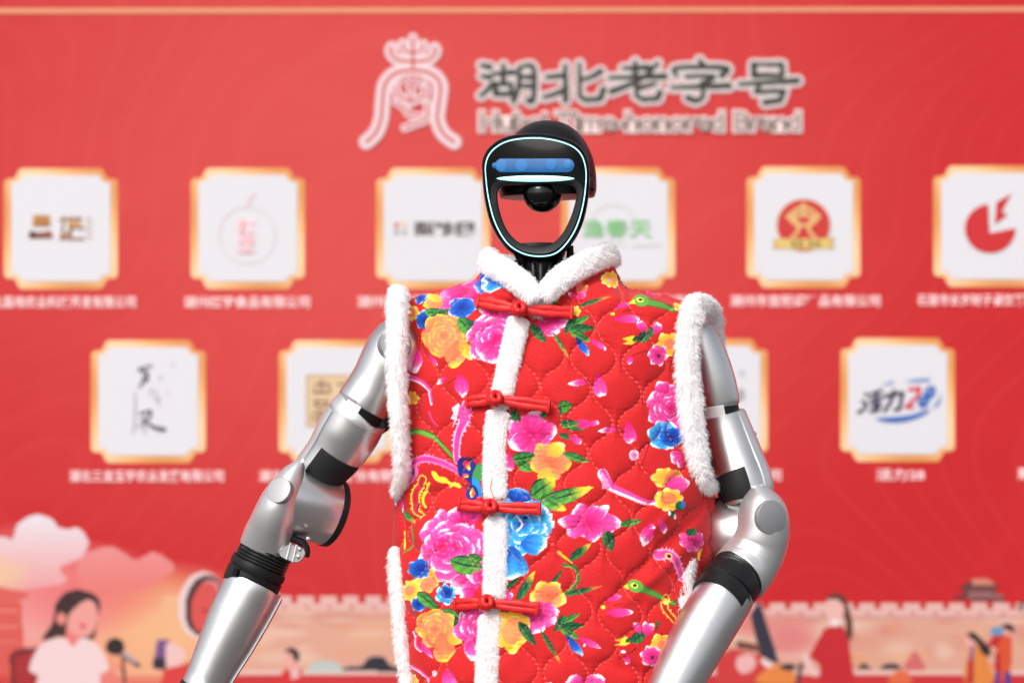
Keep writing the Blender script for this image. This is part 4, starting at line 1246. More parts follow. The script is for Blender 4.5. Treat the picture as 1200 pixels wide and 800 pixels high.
def ragged(path, w, col, edge, seed=1):
    """a feather: short barbs both sides of a tapering quill"""
    p = catmull(path, 7); r_ = random.Random(seed)
    n = len(p)
    for i in range(0, n - 1):
        d_ = p[i + 1] - p[i]; d_ = d_ / (np.hypot(*d_) + 1e-6); n_ = np.array([-d_[1], d_[0]])
        f = 1 - 0.45 * i / n
        for sg in (-1, 1):
            if r_.random() < .8:
                L = w * f * r_.uniform(.42, .66)
                a_ = p[i] - d_ * w * .16; b_ = p[i] + d_ * w * .2
                q = p[i] + n_ * sg * L + d_ * w * r_.uniform(.1, .4)
                cv.poly([a_, b_, q], edge)
    cv.line(p, w * .78, w * .42, edge, 0)
    cv.line(p, w * .56, w * .26, col, 0)
    cv.line(p[: n * 2 // 3], w * .16, w * .08, tuple(c * .82 for c in col), 0)
def bird(x, y, dx, dy):
    q = [(x, y), (x + dx * .3, y + dy * .25), (x + dx * .65, y + dy * .6), (x + dx, y + dy)]
    ragged(q, 11, (88, 156, 58), (40, 110, 44), 3); cv.ell(x - 1, y - 1, 9, 7, (92, 160, 58), 15); cv.ell(x - 2, y - 1.5, 4, 2.8, (244, 230, 90), 15); cv.ell(x - 1.5, y - 1.5, 2.2, 1.8, (20, 20, 20))
    cv.poly([(x - 9, y - 3), (x - 15, y + 1), (x - 8, y + 3)], (246, 214, 60))
def cluster(x, y):
    cv.leaf(x - 10, y - 2, x + 16, y - 16, 9); cv.leaf(x - 8, y, x + 22, y - 2, 10, dark=True); cv.leaf(x - 8, y + 2, x + 16, y + 14, 10)
    cv.leaf(x - 14, y + 6, x - 2, y - 16, 8, dark=True)
def tulip_spray(x, y):
    cv.poly([(x - 22, y - 1), (x - 8, y - 5), (x - 2, y + 1), (x - 10, y + 6), (x - 22, y + 5), (x - 14, y + 2)], (248, 202, 52))
    cv.leaf(x - 10, y + 1, x + 4, y - 4, 6, dark=True); cv.leaf(x - 2, y + 2, x + 14, y - 12, 13, dark=True); cv.leaf(x + 10, y - 4, x + 18, y - 18, 8, dark=True)
    cv.petal(x + 8, y - 8, x + 1, y - 22, 8, 'pink'); cv.petal(x + 16, y - 6, x + 22, y - 20, 10, 'pink', .45)
    cv.flower(x + 32, y + 6, 15, 5, 'yellow', 20); cv.ell(x + 33, y + 5, 6, 6, OR); cv.flower(x + 20, y + 18, 13, 6, 'pink', 10, edge=.4); cv.ell(x + 21, y + 19, 2, 2, (60, 20, 90))

# top left
cv.petal(560, 350, 510, 356, 26, 'pink', .25); cv.petal(566, 344, 534, 336, 20, 'pink', .3); cv.petal(560, 352, 526, 368, 20, 'pink', .3); cv.petal(552, 340, 520, 348, 16, 'hot', .3)
cv.flower(572, 331, 20, 6, 'navy', 20, .75); cv.flower(580, 334, 17, 5, 'blue', 0, .6); cv.line([(566, 330), (572, 335), (566, 340)], 2, 2, WT, 4); cv.line([(575, 326), (580, 333)], 2, 2, WT, 0)
cv.petal(522, 352, 500, 360, 14, 'orange'); cv.petal(520, 352, 502, 350, 10, 'yellow')
cv.flower(495, 353, 7, 5, 'navy', 0, .7); cv.flower(542, 361, 17, 7, 'navy', 10, .75, .2); cv.flower(486, 368, 9, 7, 'yellow', 0); cv.ell(486, 368, 4, 4, OR)
cv.flower(500, 376, 11, 6, 'navy', 20, 1.1, .3); cv.leaf(500, 366, 529, 371, 13); cv.leaf(526, 362, 506, 372, 8, dark=True)
cv.peony(522, 393, 29, 'orange', .85, 3); cv.petal(536, 398, 534, 431, 24, 'orange', .35); cv.petal(540, 398, 552, 420, 14, 'yellow', .3)
cv.leaf(538, 374, 556, 392, 17); cv.leaf(548, 376, 566, 397, 14, dark=True)
cv.peony(582, 396, 34, 'pink', 1.0, 5); cv.petal(590, 362, 560, 358, 22, 'pink', .45); cv.petal(580, 400, 562, 420, 22, 'pink', .4); cv.petal(594, 400, 585, 430, 22, 'pink', .4)
cv.petal(484, 404, 489, 437, 17, 'pink', .45); cv.petal(500, 414, 514, 428, 6.5, 'pink', .2); cv.petal(526, 442, 512, 449, 6, 'pink', .6); cv.petal(541, 437, 544, 464, 16, 'pink', .3)
cv.line([(527, 449), (536, 443)], .8, .6, (60, 10, 20), 0)
ribbon([(478, 442), (487, 444), (496, 449), (502, 456), (505, 464), (507, 473)], 7, 3); cv.line([(504, 482), (508, 492), (514, 499)], 2, 1, (238, 70, 158))
cv.flower(482, 466, 8, 6, 'yellow')
# feathers and the pheasant by the left armhole
ragged([(477, 513), (488, 505), (503, 509), (518, 520), (532, 536)], 9, (104, 172, 58), (54, 128, 46)); cv.line([(477, 509), (490, 503), (506, 507), (522, 520)], 1, 1, (30, 50, 30))
ragged([(549, 474), (545, 492), (538, 512), (536, 540)], 17, (238, 60, 150), (248, 176, 214), 2); cv.ell(547, 486, 1.6, 1.6, (60, 10, 80))
cv.poly([(531, 478), (538, 472), (540, 474), (536, 490), (531, 502), (533, 492), (529, 490), (533, 484)], (250, 216, 234)); cv.poly([(538, 478), (548, 473), (556, 475), (551, 480), (556, 483), (550, 487), (553, 492), (546, 494), (541, 498)], (238, 70, 158))
ragged([(480, 562), (484, 544), (500, 537), (520, 542), (538, 553)], 14, (238, 60, 150), (244, 130, 190), 4); cv.ell(485, 552, 8, 9, (240, 110, 186)); cv.ell(485, 552, 3, 4.5, (90, 20, 120))
cv.poly([(474, 540), (486, 536), (482, 546), (476, 552)], (250, 226, 238))
ragged([(497, 561), (488, 578), (487, 596), (492, 603)], 13, (206, 34, 56), YL, 5); cv.line([(504, 566), (494, 584), (498, 594)], 3, 2.4, YL); cv.line([(490, 590), (489, 598)], 2, 1.4, (60, 10, 80), 0)
cv.poly([(508, 552), (513, 553), (516, 558), (523, 559), (528, 565), (534, 565), (540, 568), (540, 572), (532, 569), (527, 571), (524, 566), (516, 565), (510, 560)], (250, 222, 60), 3)
cv.poly([(538, 538), (552, 537), (560, 546), (566, 560), (558, 572), (545, 560), (537, 556)], (26, 40, 130), 3); cv.ell(547, 544, 4, 5, (240, 60, 80), -30); cv.ell(550, 548, 2, 3, YL, -30); cv.ell(546, 557, 4, 2.6, (240, 60, 110)); cv.ell(547, 558, 3, 1.4, YL)
cv.ell(561, 556, 6, 14, (60, 140, 70), 15); cv.ell(560, 571, 5, 12, (40, 140, 210), -20); cv.ell(554, 577, 7, 9, (28, 44, 140)); cv.ell(554, 577, 2.6, 6, YL); cv.ell(555, 578, 1.5, 4, (236, 70, 70))
for q in range(7): cv.line([(540 + q * 3, 536 - q % 2), (546 + q * 3.2, 544)], .8, .6, (20, 10, 40), 0)
for q in range(5): cv.line([(541 + q * 3, 566 + q), (548 + q * 2.4, 574)], .8, .6, (20, 10, 60), 0)
cv.leaf(470, 598, 486, 613, 8, YL); cv.line([(480, 616), (484, 630), (479, 642), (470, 648)], 2, 2, (84, 140, 50)); cv.line([(468, 624), (472, 642)], 5, 3, YL, 0); cv.petal(467, 575, 468, 600, 7, 'pink')
# big peony at the left
cv.peony(533, 642, 44, 'pink', 1.12, 11, ((1.0, 8, .72), (.8, 7, .66), (.6, 6, .56), (.42, 5, .46), (.26, 4, .34))); cv.petal(545, 612, 530, 596, 22, 'pink', .4); cv.petal(552, 616, 556, 594, 22, 'pink', .3)
cv.peony(520, 642, 14, 'hot', 1, 4, ((1.0, 6, .7), (.6, 5, .5)))
cv.petal(568, 668, 532, 694, 28, 'pink', .5); cv.petal(560, 690, 540, 700, 18, 'pink', .5); cv.petal(570, 672, 548, 674, 20, 'pink', .5)
cv.flower(500, 678, 15, 6, 'yellow', 10); cv.flower(502, 684, 10, 5, 'orange', 0); cv.flower(491, 666, 12, 7, 'navy', 10, 1.1, .25)
cv.leaf(530, 656, 568, 664, 22, bend=.1); cv.leaf(550, 650, 568, 657, 10)
cv.flower(483, 691, 13, 9, 'yellow', 0); cv.ell(483, 691, 6, 6, OR); cv.flower(494, 707, 9, 6, 'navy', 10); cv.flower(523, 696, 13, 6, 'blue', 30); cv.flower(523, 694, 9, 5, 'navy', 0)
cv.leaf(492, 693, 515, 715, 13); cv.leaf(518, 714, 544, 731, 15); cv.leaf(524, 724, 546, 738, 15, dark=True)
cv.peony(511, 736, 26, 'orange', .95, 8); cv.petal(517, 740, 522, 776, 26, 'orange', .35); cv.petal(500, 736, 492, 745, 12, 'yellow'); cv.petal(524, 745, 540, 752, 13, 'yellow')
cv.peony(560, 735, 27, 'pink', 1.2, 13); cv.petal(556, 745, 557, 772, 24, 'pink', .45); cv.petal(556, 712, 540, 708, 18, 'pink', .3)
ribbon([(486, 740), (488, 755), (494, 762)], 3, 3); cv.petal(492, 750, 506, 770, 6, 'pink', .2); ribbon([(482, 780), (492, 786), (502, 797)], 4, 3); cv.petal(524, 782, 530, 806, 16, 'pink'); cv.ell(508, 789, 3, 3.4, (250, 200, 226)); cv.flower(482, 797, 8, 6, 'yellow')
# collar and right shoulder
cv.leaf(637, 366, 657, 343, 11, dark=True, tip=(250, 226, 80)); cv.poly([(676, 326), (684, 324), (682, 334), (689, 337), (684, 348), (676, 342)], (238, 110, 100), 2); cv.ell(687, 336, 2, 1.6, YL); cv.petal(675, 347, 666, 343, 6, 'pink', .5); cv.petal(672, 348, 686, 347, 7, 'hot')
cv.flower(715, 329, 13, 8, 'yellow', 12, .8); cv.ell(714, 329, 5, 4, (250, 170, 150)); cv.leaf(676, 359, 716, 349, 5, dark=True, tip=(246, 120, 60)); cv.flower(674, 365, 7, 6, 'yellow')
cv.petal(626, 376, 668, 380, 18, 'pink', .35); cv.petal(628, 374, 668, 374, 10, 'hot', .4); cv.petal(630, 378, 655, 392, 14, 'pink', .45)
cv.leaf(622, 380, 640, 402, 12, dark=True); cv.leaf(648, 389, 667, 420, 5, tip=(240, 150, 50)); cluster(676, 386); cv.petal(674, 394, 690, 416, 9, 'navy', .35)
cv.petal(690, 397, 710, 409, 7, 'pink', .25); eyepetals(735, 369); bird(752, 353, 46, 12); cv.flower(796, 360, 6, 5, 'yellow')
tulip_spray(750, 398); cv.petal(752, 390, 747, 376, 7, 'pink')
cv.line([(732, 424), (742, 416), (760, 411)], .9, .9, (90, 10, 20)); cv.petal(738, 417, 737, 427, 7, 'pink')
butterfly(701, 452); cv.leaf(654, 478, 671, 474, 15); cv.leaf(657, 487, 657, 476, 5, dark=True)
cv.leaf(656, 494, 686, 503, 12, dark=True); cv.petal(668, 496, 692, 497, 11, 'hot', .15); cv.petal(684, 497, 703, 495, 6, 'pink'); cv.leaf(658, 500, 680, 495, 8)
cv.leaf(655, 508, 670, 514, 7, dark=True); cv.petal(667, 511, 682, 519, 8, 'pink', .25)
cv.flower(622, 508, 29, 5, 'pink', -75, .95); cv.petal(622, 512, 600, 522, 22, 'pink', .45); cv.petal(630, 505, 652, 504, 20, 'pink', .35)
cv.leaf(598, 481, 610, 494, 12, dark=True); cv.leaf(634, 490, 642, 480, 6, dark=True); cv.leaf(600, 538, 628, 532, 16, bend=.1); cv.leaf(606, 542, 624, 552, 12); cv.petal(597, 530, 596, 552, 14, 'pink')
cv.flower(645, 540, 24, 5, 'orange', 15); cv.petal(640, 535, 660, 520, 18, 'yellow', .4); cv.petal(642, 545, 638, 570, 20, 'yellow', .4); cv.petal(650, 540, 668, 548, 14, 'orange')
cv.leaf(660, 531, 691, 541, 10); butterfly(736, 507, .95); cv.ell(743, 533, 6, 6.5, (244, 110, 176), 0, WT); cv.line([(748, 527), (756, 521)], .8, .8, (80, 10, 30), 0); cv.line([(764, 512), (752, 545)], .8, .7, (80, 10, 30), 0)
ribbon([(706, 555), (716, 570), (736, 580), (757, 589), (776, 587)], 12, 2.5); cv.poly([(704, 551), (712, 562), (716, 574), (706, 572)], (246, 150, 200))
cv.peony(786, 478, 28, 'pink', 1.1, 21); cv.petal(780, 462, 772, 447, 18, 'pink'); cv.flower(778, 510, 20, 6, 'blue', 10, .9, .3); cv.flower(786, 512, 14, 5, 'navy', 40, .9, .25); cv.petal(800, 532, 784, 538, 16, 'pink', .4); cv.petal(800, 540, 792, 546, 10, 'pink', .5)
cv.flower(778, 560, 15, 6, 'yellow', 0, .8); cv.flower(788, 560, 13, 5, 'orange', 20, .8); cv.petal(776, 574, 804, 564, 20, 'pink', .2); cv.flower(782, 585, 17, 7, 'yellow', 0, .8); cv.ell(782, 584, 9, 7, OR); cv.ell(796, 592, 6, 5.5, (36, 110, 70)); cv.ell(799, 591, 3, 4.5, (50, 130, 210))
cv.leaf(782, 604, 792, 600, 6, dark=True); cv.ell(783, 601, 2, 3, WT); cv.ell(791, 605, 2, 3, WT)
# blue rose and centre field
cv.peony(612, 614, 40, 'blue', .95, 31, ((1.0, 8, .75), (.8, 7, .66), (.58, 6, .56), (.36, 5, .42))); cv.petal(600, 640, 602, 680, 36, 'blue', .3); cv.petal(610, 634, 640, 640, 26, 'blue', .35); cv.petal(604, 590, 610, 572, 30, 'navy', .3)
cv.line([(606, 604), (612, 614), (606, 622)], 2, 2, WT); cv.line([(620, 598), (618, 606)], 1.6, 1.6, WT, 0); cv.ell(616, 606, 3, 2, (12, 40, 130))
cv.leaf(622, 582, 652, 560, 24, tip=YL); cv.leaf(632, 588, 696, 570, 18, tip=YL, bend=.1); cv.leaf(634, 582, 664, 598, 16, tip=YL)
cv.flower(690, 612, 30, 5, 'pink', 15, .62); cv.petal(690, 612, 727, 612, 22, 'pink', .3); cv.petal(690, 610, 656, 612, 18, 'pink', .35); cv.petal(690, 610, 676, 592, 20, 'pink', .3); cv.petal(690, 612, 712, 592, 14, 'pink', .5); cv.petal(690, 614, 700, 632, 22, 'pink', .35)
cv.leaf(726, 615, 752, 609, 9); cv.leaf(711, 621, 716, 646, 15, dark=True); cv.petal(764, 612, 752, 638, 15, 'pink', .5); cv.petal(770, 608, 780, 624, 9, 'pink', .35); cv.petal(757, 614, 766, 618, 5, 'pink', .6)
cv.leaf(667, 656, 693, 636, 10, tip=(210, 180, 60), dark=True); cv.line([(655, 647), (670, 659)], 3, 1.5, YL, 0); cv.leaf(641, 690, 661, 666, 5, dark=True); cv.line([(660, 662), (674, 664), (678, 680), (664, 694)], 3.5, 3.5, (40, 104, 50)); cv.line([(661, 663), (673, 666), (676, 679), (666, 692)], 1.5, 1.5, (96, 160, 60)); cv.leaf(660, 697, 706, 686, 7, tip=(240, 110, 60), dark=True)
cv.leaf(606, 704, 627, 668, 11, tip=(240, 200, 60), dark=True); cv.leaf(592, 690, 610, 675, 6, dark=True)
cv.flower(642, 698, 22, 5, 'yellow', 20, .8, .3); cv.flower(642, 698, 17, 5, 'orange', 30, .8, .12)
cv.petal(604, 714, 652, 724, 30, 'pink', .25); cv.petal(612, 716, 634, 741, 26, 'pink', .3); cv.petal(620, 712, 655, 716, 18, 'pink', .3); cv.petal(590, 700, 601, 696, 10, 'pink', .3); cv.leaf(590, 720, 610, 720, 10, dark=True)
cv.peony(598, 738, 25, 'yellow', 1.05, 9, ((1.0, 7, .8), (.7, 5, .7))); cv.ell(602, 738, 12, 16, (245, 150, 90), 20)
cv.leaf(608, 728, 628, 756, 12, dark=True); cv.leaf(634, 738, 657, 776, 6, tip=(230, 150, 50), dark=True); cluster(664, 734); cv.petal(662, 742, 682, 767, 10, 'navy', .4)
cv.petal(677, 745, 702, 758, 8, 'pink', .2); cv.ell(685, 755, 1.6, 1.4, WT); eyepetals(724, 712)
bird(745, 687, 44, 20); ragged([(780, 700), (778, 712), (788, 726), (794, 736)], 11, (190, 34, 50), YL, 7); cv.ell(779, 704, 3, 4, (250, 200, 90))
tulip_spray(742, 750); cv.petal(758, 746, 755, 728, 9, 'pink'); cv.line([(768, 738), (770, 730)], 1.5, 1.5, (30, 70, 40), 0); cv.ell(770, 730, 3, 2.4, (40, 100, 50))
cv.line([(726, 772), (738, 764), (745, 758)], .9, .8, (70, 10, 20)); cv.petal(735, 766, 735, 778, 7, 'pink'); cv.ell(730, 763, 3, 1.8, WT)
ragged([(772, 650), (786, 650), (796, 666), (800, 678)], 16, (238, 70, 150), (248, 150, 200), 9); cv.ell(783, 651, 4, 3.6, (250, 190, 90)); cv.ell(783.5, 651, 2.2, 2.2, (40, 10, 40))
cv.flower(812, 634, 15, 7, 'pink', 10, .9, .2); cv.leaf(808, 628, 814, 618, 9, dark=True); cv.petal(826, 640, 824, 656, 8, 'yellow')
cv.petal(684, 812, 666, 792, 22, 'pink', .35); cv.petal(688, 812, 704, 790, 22, 'pink', .35); cv.flower(640, 815, 16, 5, 'pink', 0)
# beyond the sides and hem: the same kinds of motif scattered
r3 = random.Random(9)
for (xa, xb) in ((336, 452), (838, 955)):
    for yy in range(300, 880, 30):
        x = r3.uniform(xa, xb); y = yy + r3.uniform(-8, 8); k = r3.random()
        if k < .3: cv.flower(x, y, 14, 5, r3.choice(['pink', 'orange', 'blue']), r3.uniform(0, 70))
        elif k < .5: cv.peony(x, y, 22, r3.choice(['pink', 'pink', 'orange']), 1, int(y))
        elif k < .8: cv.leaf(x, y, x + r3.uniform(-20, 20), y + r3.uniform(-20, 20), 10)
        else: cv.petal(x, y, x + r3.uniform(-18, 18), y + r3.uniform(8, 18), 8)
VC = cv

def build_vest_body():
    NU, NB, NV = 560, 90, 540
    t = np.concatenate([np.linspace(0, np.pi, NU, endpoint=False), np.linspace(np.pi, 2 * np.pi, NB, endpoint=False)])
    # t=0 right edge, pi/2 front, pi left edge, 3pi/2 back
    py = np.concatenate([np.linspace(300, 360, 90, endpoint=False), np.linspace(360, 858, NV - 90)])
    L, R, b, n = (np.interp(py, ROWS[:, 0], ROWS[:, c])[:, None] for c in range(1, 5))
    cx, a_ = (L + R) / 2, (R - L) / 2
    ct, st = np.cos(t)[None], np.sin(t)[None]
    xi = np.sign(ct) * np.abs(ct) ** (2 / n)
    et = np.sign(st) * np.abs(st) ** (2 / n)
    px = cx + a_ * xi
    d = D0 - b * et - (px - cx) * S * YAWV
    PY = np.repeat(py[:, None], len(t), 1)
    def to3(px, py, d):
        k = S * (D + d) / D
        return np.stack([(px - 600) * k, d, H - (py - 400) * k], -1)
    p = to3(px, PY, d)
    # cloth coordinates: picture px over the front, arc length round the sides
    dd = np.hypot(np.diff(p[..., 0], axis=1), np.diff(p[..., 1], axis=1)) / S
    arc = np.concatenate([np.zeros((len(py), 1)), np.cumsum(dd, 1)], 1)
    i1 = np.argmax(xi < 0.93, axis=1); i2 = np.argmax(xi < -0.93, axis=1)
    r_ = np.arange(len(py))
    cpx = px.copy()
    cl = np.arange(len(t))[None]
    m1 = cl < i1[:, None]
    cpx = np.where(m1, px[r_, i1][:, None] + (arc[r_, i1][:, None] - arc), cpx)
    m2 = cl > i2[:, None]
    cpx = np.where(m2, px[r_, i2][:, None] - (arc - arc[r_, i2][:, None]), cpx)
    w = 626.0
    cpx = np.where(cpx < 332, 332 + np.abs(((332 - cpx) + w) % (2 * w) - w), cpx)
    # displacement: quilting and folds
    q, yq = quilt(cpx, PY)
    h = 0.0046 * (1 - np.exp(-q / 6.0)) - 0.001
    h = h + 0.00045 * np.sin(yq * 1.15 + 2 * np.sin(cpx / 9)) * np.exp(-q / 3.5)
    h = h + 0.0022 * np.sin(cpx / 38 + PY / 55) * np.sin(PY / 47 - cpx / 90) + 0.0012 * np.sin(cpx / 17 + 2 * np.sin(PY / 31))
    def fold(xa, ya, xb, yb, wd, amp):
        dx, dy = xb - xa, yb - ya; Ln = math.hypot(dx, dy)
        s_ = ((cpx - xa) * dx + (PY - ya) * dy) / Ln; v_ = (-(cpx - xa) * dy + (PY - ya) * dx) / Ln
        f_ = np.clip(s_ / Ln, 0, 1) * np.clip(1 - s_ / Ln, 0, 1) * 4
        return amp * f_ * np.exp(-(v_ / wd) ** 2)
    for a in ((700, 720, 815, 600, 5, -.006), (715, 722, 822, 625, 7, .006), (770, 660, 830, 590, 5, -.005), (745, 640, 800, 585, 6, .004), (690, 690, 800, 690, 8, -.003),
              (470, 600, 520, 570, 6, -.005), (470, 630, 520, 700, 6, -.005), (480, 680, 520, 780, 6, .004), (500, 640, 470, 560, 5, .004),
              (560, 350, 640, 372, 5, -.005), (570, 342, 610, 352, 4, .004), (645, 352, 720, 322, 4, -.004), (655, 366, 735, 338, 6, -.004), (480, 372, 560, 350, 6, -.003),
              (690, 770, 790, 800, 7, -.004), (640, 748, 720, 760, 7, -.003)):
        h = h + 0.62 * fold(*a)
    # normals
    gu = np.roll(p, -1, 1) - np.roll(p, 1, 1); gv = np.gradient(p, axis=0)
    nn = np.cross(gu, gv); nn /= np.linalg.norm(nn, axis=-1, keepdims=True) + 1e-12
    mid = (slice(None), NU // 2)
    if nn[300, NU // 2, 1] > 0: nn = -nn
    fade = np.clip((PY - 300) / 20, 0, 1)
    p = p + nn * (h * fade)[..., None]
    # thickness at the hem: last rows tuck in
    rgb = VC.sample(cpx, PY)
    # stitching thread
    dash = ((yq / 5.2) % 1.0) < 0.62
    st_ = (q < 0.62) & dash
    rgb[st_] = rgb[st_] * 0.5 + np.array((250, 140, 132)) * 0.5
    yv = np.interp(px, [556, 572, 592, 612, 631, 655, 682, 707, 724], [300, 304, 317, 333, 352, 328, 310, 300, 299])
    keep = ~((PY < yv) & (t[None] < np.pi))
    keep = keep[:-1] & (PY[:-1] > np.where(t[None] > np.pi, 309, 0))
    rgb = rgb * (1 + 0.03 * np.random.default_rng(4).normal(size=rgb.shape[:2] + (1,)))
    me = fast_grid_mesh("vest_body", p.reshape(-1, 3), len(t), len(py), keep, True)
    set_print(me, rgb.reshape(-1, 3))
    mid_poly = me.polygons[len(me.polygons) // 2 // len(t) * len(t) - len(t) + NU // 2]
    if np.mean([q.normal.y for q in me.polygons if q.center.y < -0.06][:2000]) > 0: me.flip_normals()
    me.materials.append(M['vest'])
    o = bpy.data.objects.new("vest_body", me); COL.objects.link(o)
    return vpart(o, None, "red quilted cotton printed with peonies, leaves and birds")
vbody = build_vest_body()

# ---- white fur
def fur(name, path, widths, thick, density, length, parent=None, label=None, closed=False, face=None, lean=(0, 0, -0.6), flatf=1.0, seed=1, n=24):
    """path: 3d points, widths: half widths across (m); thick: half thickness. face: outward direction per point (towards viewer by default)"""
    p = [Vector(q) for q in path]
    m = len(p)
    V = np.zeros((m, n, 3)); N = np.zeros((m, n, 3))
    r_ = np.random.default_rng(seed)
    for i in range(m):
        t = (p[(i + 1) % m] - p[i - 1]) if closed else (p[min(i + 1, m - 1)] - p[max(i - 1, 0)])
        t.normalize()
        out = Vector(face[i]) if face is not None else Vector((0, -1, 0))
        e1 = out.cross(t)
        if e1.length < 1e-4: e1 = Vector((1, 0, 0))
        e1.normalize(); e2 = t.cross(e1); e2.normalize()
        if e2.dot(out) < 0: e2 = -e2
        w = widths[i] if hasattr(widths, '__len__') else widths
        th_ = thick[i] if hasattr(thick, '__len__') else thick
        if not closed:
            ee = min(i, m - 1 - i)
            kk = (0.35, 0.72, 0.93)[ee] if ee < 3 else 1.0
            w *= kk; th_ *= kk
        for k in range(n):
            a_ = 2 * math.pi * k / n
            c, s_ = math.cos(a_), math.sin(a_)
            c2 = math.copysign(abs(c) ** 0.8, c); s2 = math.copysign(abs(s_) ** 0.8, s_)
            bump = 1 + 0.035 * math.sin(i * 0.9 + k * 1.7 + seed) + 0.03 * math.sin(i * 2.3 - k * 2.9)
            V[i, k] = p[i] + e1 * (w * c2 * bump) + e2 * (th_ * s2 * bump)
            nn = e1 * (c / max(w, 1e-5)) + e2 * (s_ / max(th_, 1e-5))
            nn.normalize(); N[i, k] = nn
    verts = V.reshape(-1, 3)
    f = grid_faces(n, m, wrap_u=True, wrap_v=closed)
    if not closed: f += [tuple(range(n)), tuple((m - 1) * n + k for k in range(n))]
    # area weighted random roots
    mi = m if closed else m - 1
    A = V[:mi]; B = np.roll(V, -1, 0)[:mi]
    du = np.linalg.norm(np.roll(A, -1, 1) - A, axis=-1); dv = np.linalg.norm(B - A, axis=-1)
    area = (du * dv).ravel()
    cnt = int(area.sum() * density)
    idx = r_.choice(len(area), cnt, p=area / area.sum())
    I, K = idx // n, idx % n
    I2, K2 = (I + 1) % m, (K + 1) % n
    u, v = r_.random(cnt)[:, None], r_.random(cnt)[:, None]
    bl_ = lambda G: (G[I, K] * (1 - u) + G[I, K2] * u) * (1 - v) + (G[I2, K] * (1 - u) + G[I2, K2] * u) * v
    root, nor = bl_(V), bl_(N)
    # tufts share a lean
    cell = np.floor(root / 0.006).astype(np.int64)
    hsh = (cell[:, 0] * 73856093 ^ cell[:, 1] * 19349663 ^ cell[:, 2] * 83492791) % 9973
    tb = np.random.default_rng(seed + 5).normal(size=(9973, 3)) * 0.38
    dirv = nor * 0.42 + np.array(lean) + tb[hsh] * 0.7 + r_.normal(size=(cnt, 3)) * 0.24
    dirv += nor * np.maximum(0, 0.12 - (dirv * nor).sum(1, keepdims=True))
    dirv /= np.linalg.norm(dirv, axis=1, keepdims=True)
    Lh = length * (0.65 + 0.6 * r_.random(cnt))[:, None]
    side = np.cross(dirv, nor + r_.normal(size=(cnt, 3)) * 0.25); side /= np.linalg.norm(side, axis=1, keepdims=True) + 1e-9
    wd = 0.0003
    midp = root + dirv * Lh * 0.55
    tip = root + dirv * Lh + np.array([0, 0, -1]) * Lh * 0.22 + tb[(hsh * 7) % 9973] * Lh * 0.3
    root = root - nor * 0.0006
    bv_ = np.stack([root - side * wd, root + side * wd, midp + side * wd * .75, midp - side * wd * .75, tip], 1).reshape(-1, 3)
    nb = len(verts)
    me = bpy.data.meshes.new(name)
    allv = np.vstack([verts, bv_])
    me.vertices.add(len(allv)); me.vertices.foreach_set('co', allv.astype(np.float32).ravel())
    b0 = nb + np.arange(cnt) * 5
    quads = np.stack([b0, b0 + 1, b0 + 2, b0 + 3], 1); tris = np.stack([b0 + 3, b0 + 2, b0 + 4], 1)
    li = [i for fc in f for i in fc]; ls = [len(fc) for fc in f]
    loops = np.concatenate([np.array(li), quads.ravel(), tris.ravel()]).astype(np.int32)
    tot = np.concatenate([np.array(ls), np.full(cnt, 4), np.full(cnt, 3)]).astype(np.int32)
    st = np.concatenate([[0], np.cumsum(tot)[:-1]]).astype(np.int32)
    me.loops.add(len(loops)); me.loops.foreach_set('vertex_index', loops)
    me.polygons.add(len(tot)); me.polygons.foreach_set('loop_start', st); me.polygons.foreach_set('loop_total', tot)
    me.polygons.foreach_set('use_smooth', np.ones(len(tot), bool))
    me.update(calc_edges=True)
    me.materials.append(M['fur'])
    o = bpy.data.objects.new(name, me); COL.objects.link(o)
    return vpart(o, parent, label)
DEN = 600000.0     # hairs per square metre
def lift(px, py, h): return P(px, py, float(front_depth(px, py)) - h)
# collar: one band, from the point of the V round the back of the neck and down again
cen = catmull([(631, 352, -.098), (612, 332, -.090), (592, 317, -.066), (577, 309, -.030), (572, 303, .010), (586, 311, .055), (640, 316, .082), (695, 307, .055), (716, 299, .010), (704, 300, -.034), (682, 310, -.066), (655, 327, -.090), (634, 349, -.098)], 9)
fcs = []
for q in cen:
    ang = math.atan2(q[2] - 0.0, (q[0] - 640) * S)
    fcs.append((math.cos(ang) * .7, math.sin(ang), 0.25))
fur("collar_fur", [P(*q) for q in cen], [px_len(13.2) * (1 if i > 6 and i < len(cen) - 7 else .9) for i in range(len(cen))], px_len(9.5), DEN, 0.0042, None, "white plush fur edging the stand collar", face=fcs, seed=2)
# lapel piece filling the V down to the first button
fur("collar_fur", [lift(x, y, .004) for x, y in catmull([(632, 350), (631, 360), (628, 370)], 8)], [px_len(w) for w in np.linspace(13, 5, 17)], px_len(5), DEN, .006, None, "white plush fur at the point of the collar", seed=3)
# placket in lengths between the buttons
SEG = [([(609, 371), (604, 390), (597, 420), (592, 445), (588, 463)], 14), ([(585, 480), (582, 500), (580, 530), (580, 560), (581, 584)], 14.8), ([(581, 604), (581, 640), (580, 680), (579, 700)], 14.6), ([(575, 718), (573, 745), (571, 780), (569, 830), (568, 856)], 14.6)]
for i, (q, w) in enumerate(SEG):
    c = catmull(q, 10)
    top = fur("placket_fur", [lift(x, y, .005) for x, y in c], px_len(w - 1.5), px_len(5), DEN, .0036, None, None, seed=10 + i, lean=(0, 0, -.5))
for (x, y) in ((587, 471), (581, 594), (577, 709)):
    fur("placket_fur", [lift(x + dx, y + dy, .003) for dx, dy in ((1, -12), (0.5, -6), (0, 0), (-.5, 6), (-1, 12))], px_len(12), px_len(3.5), DEN, .0035, None, None, seed=20 + y, lean=(0, 0, -.5))
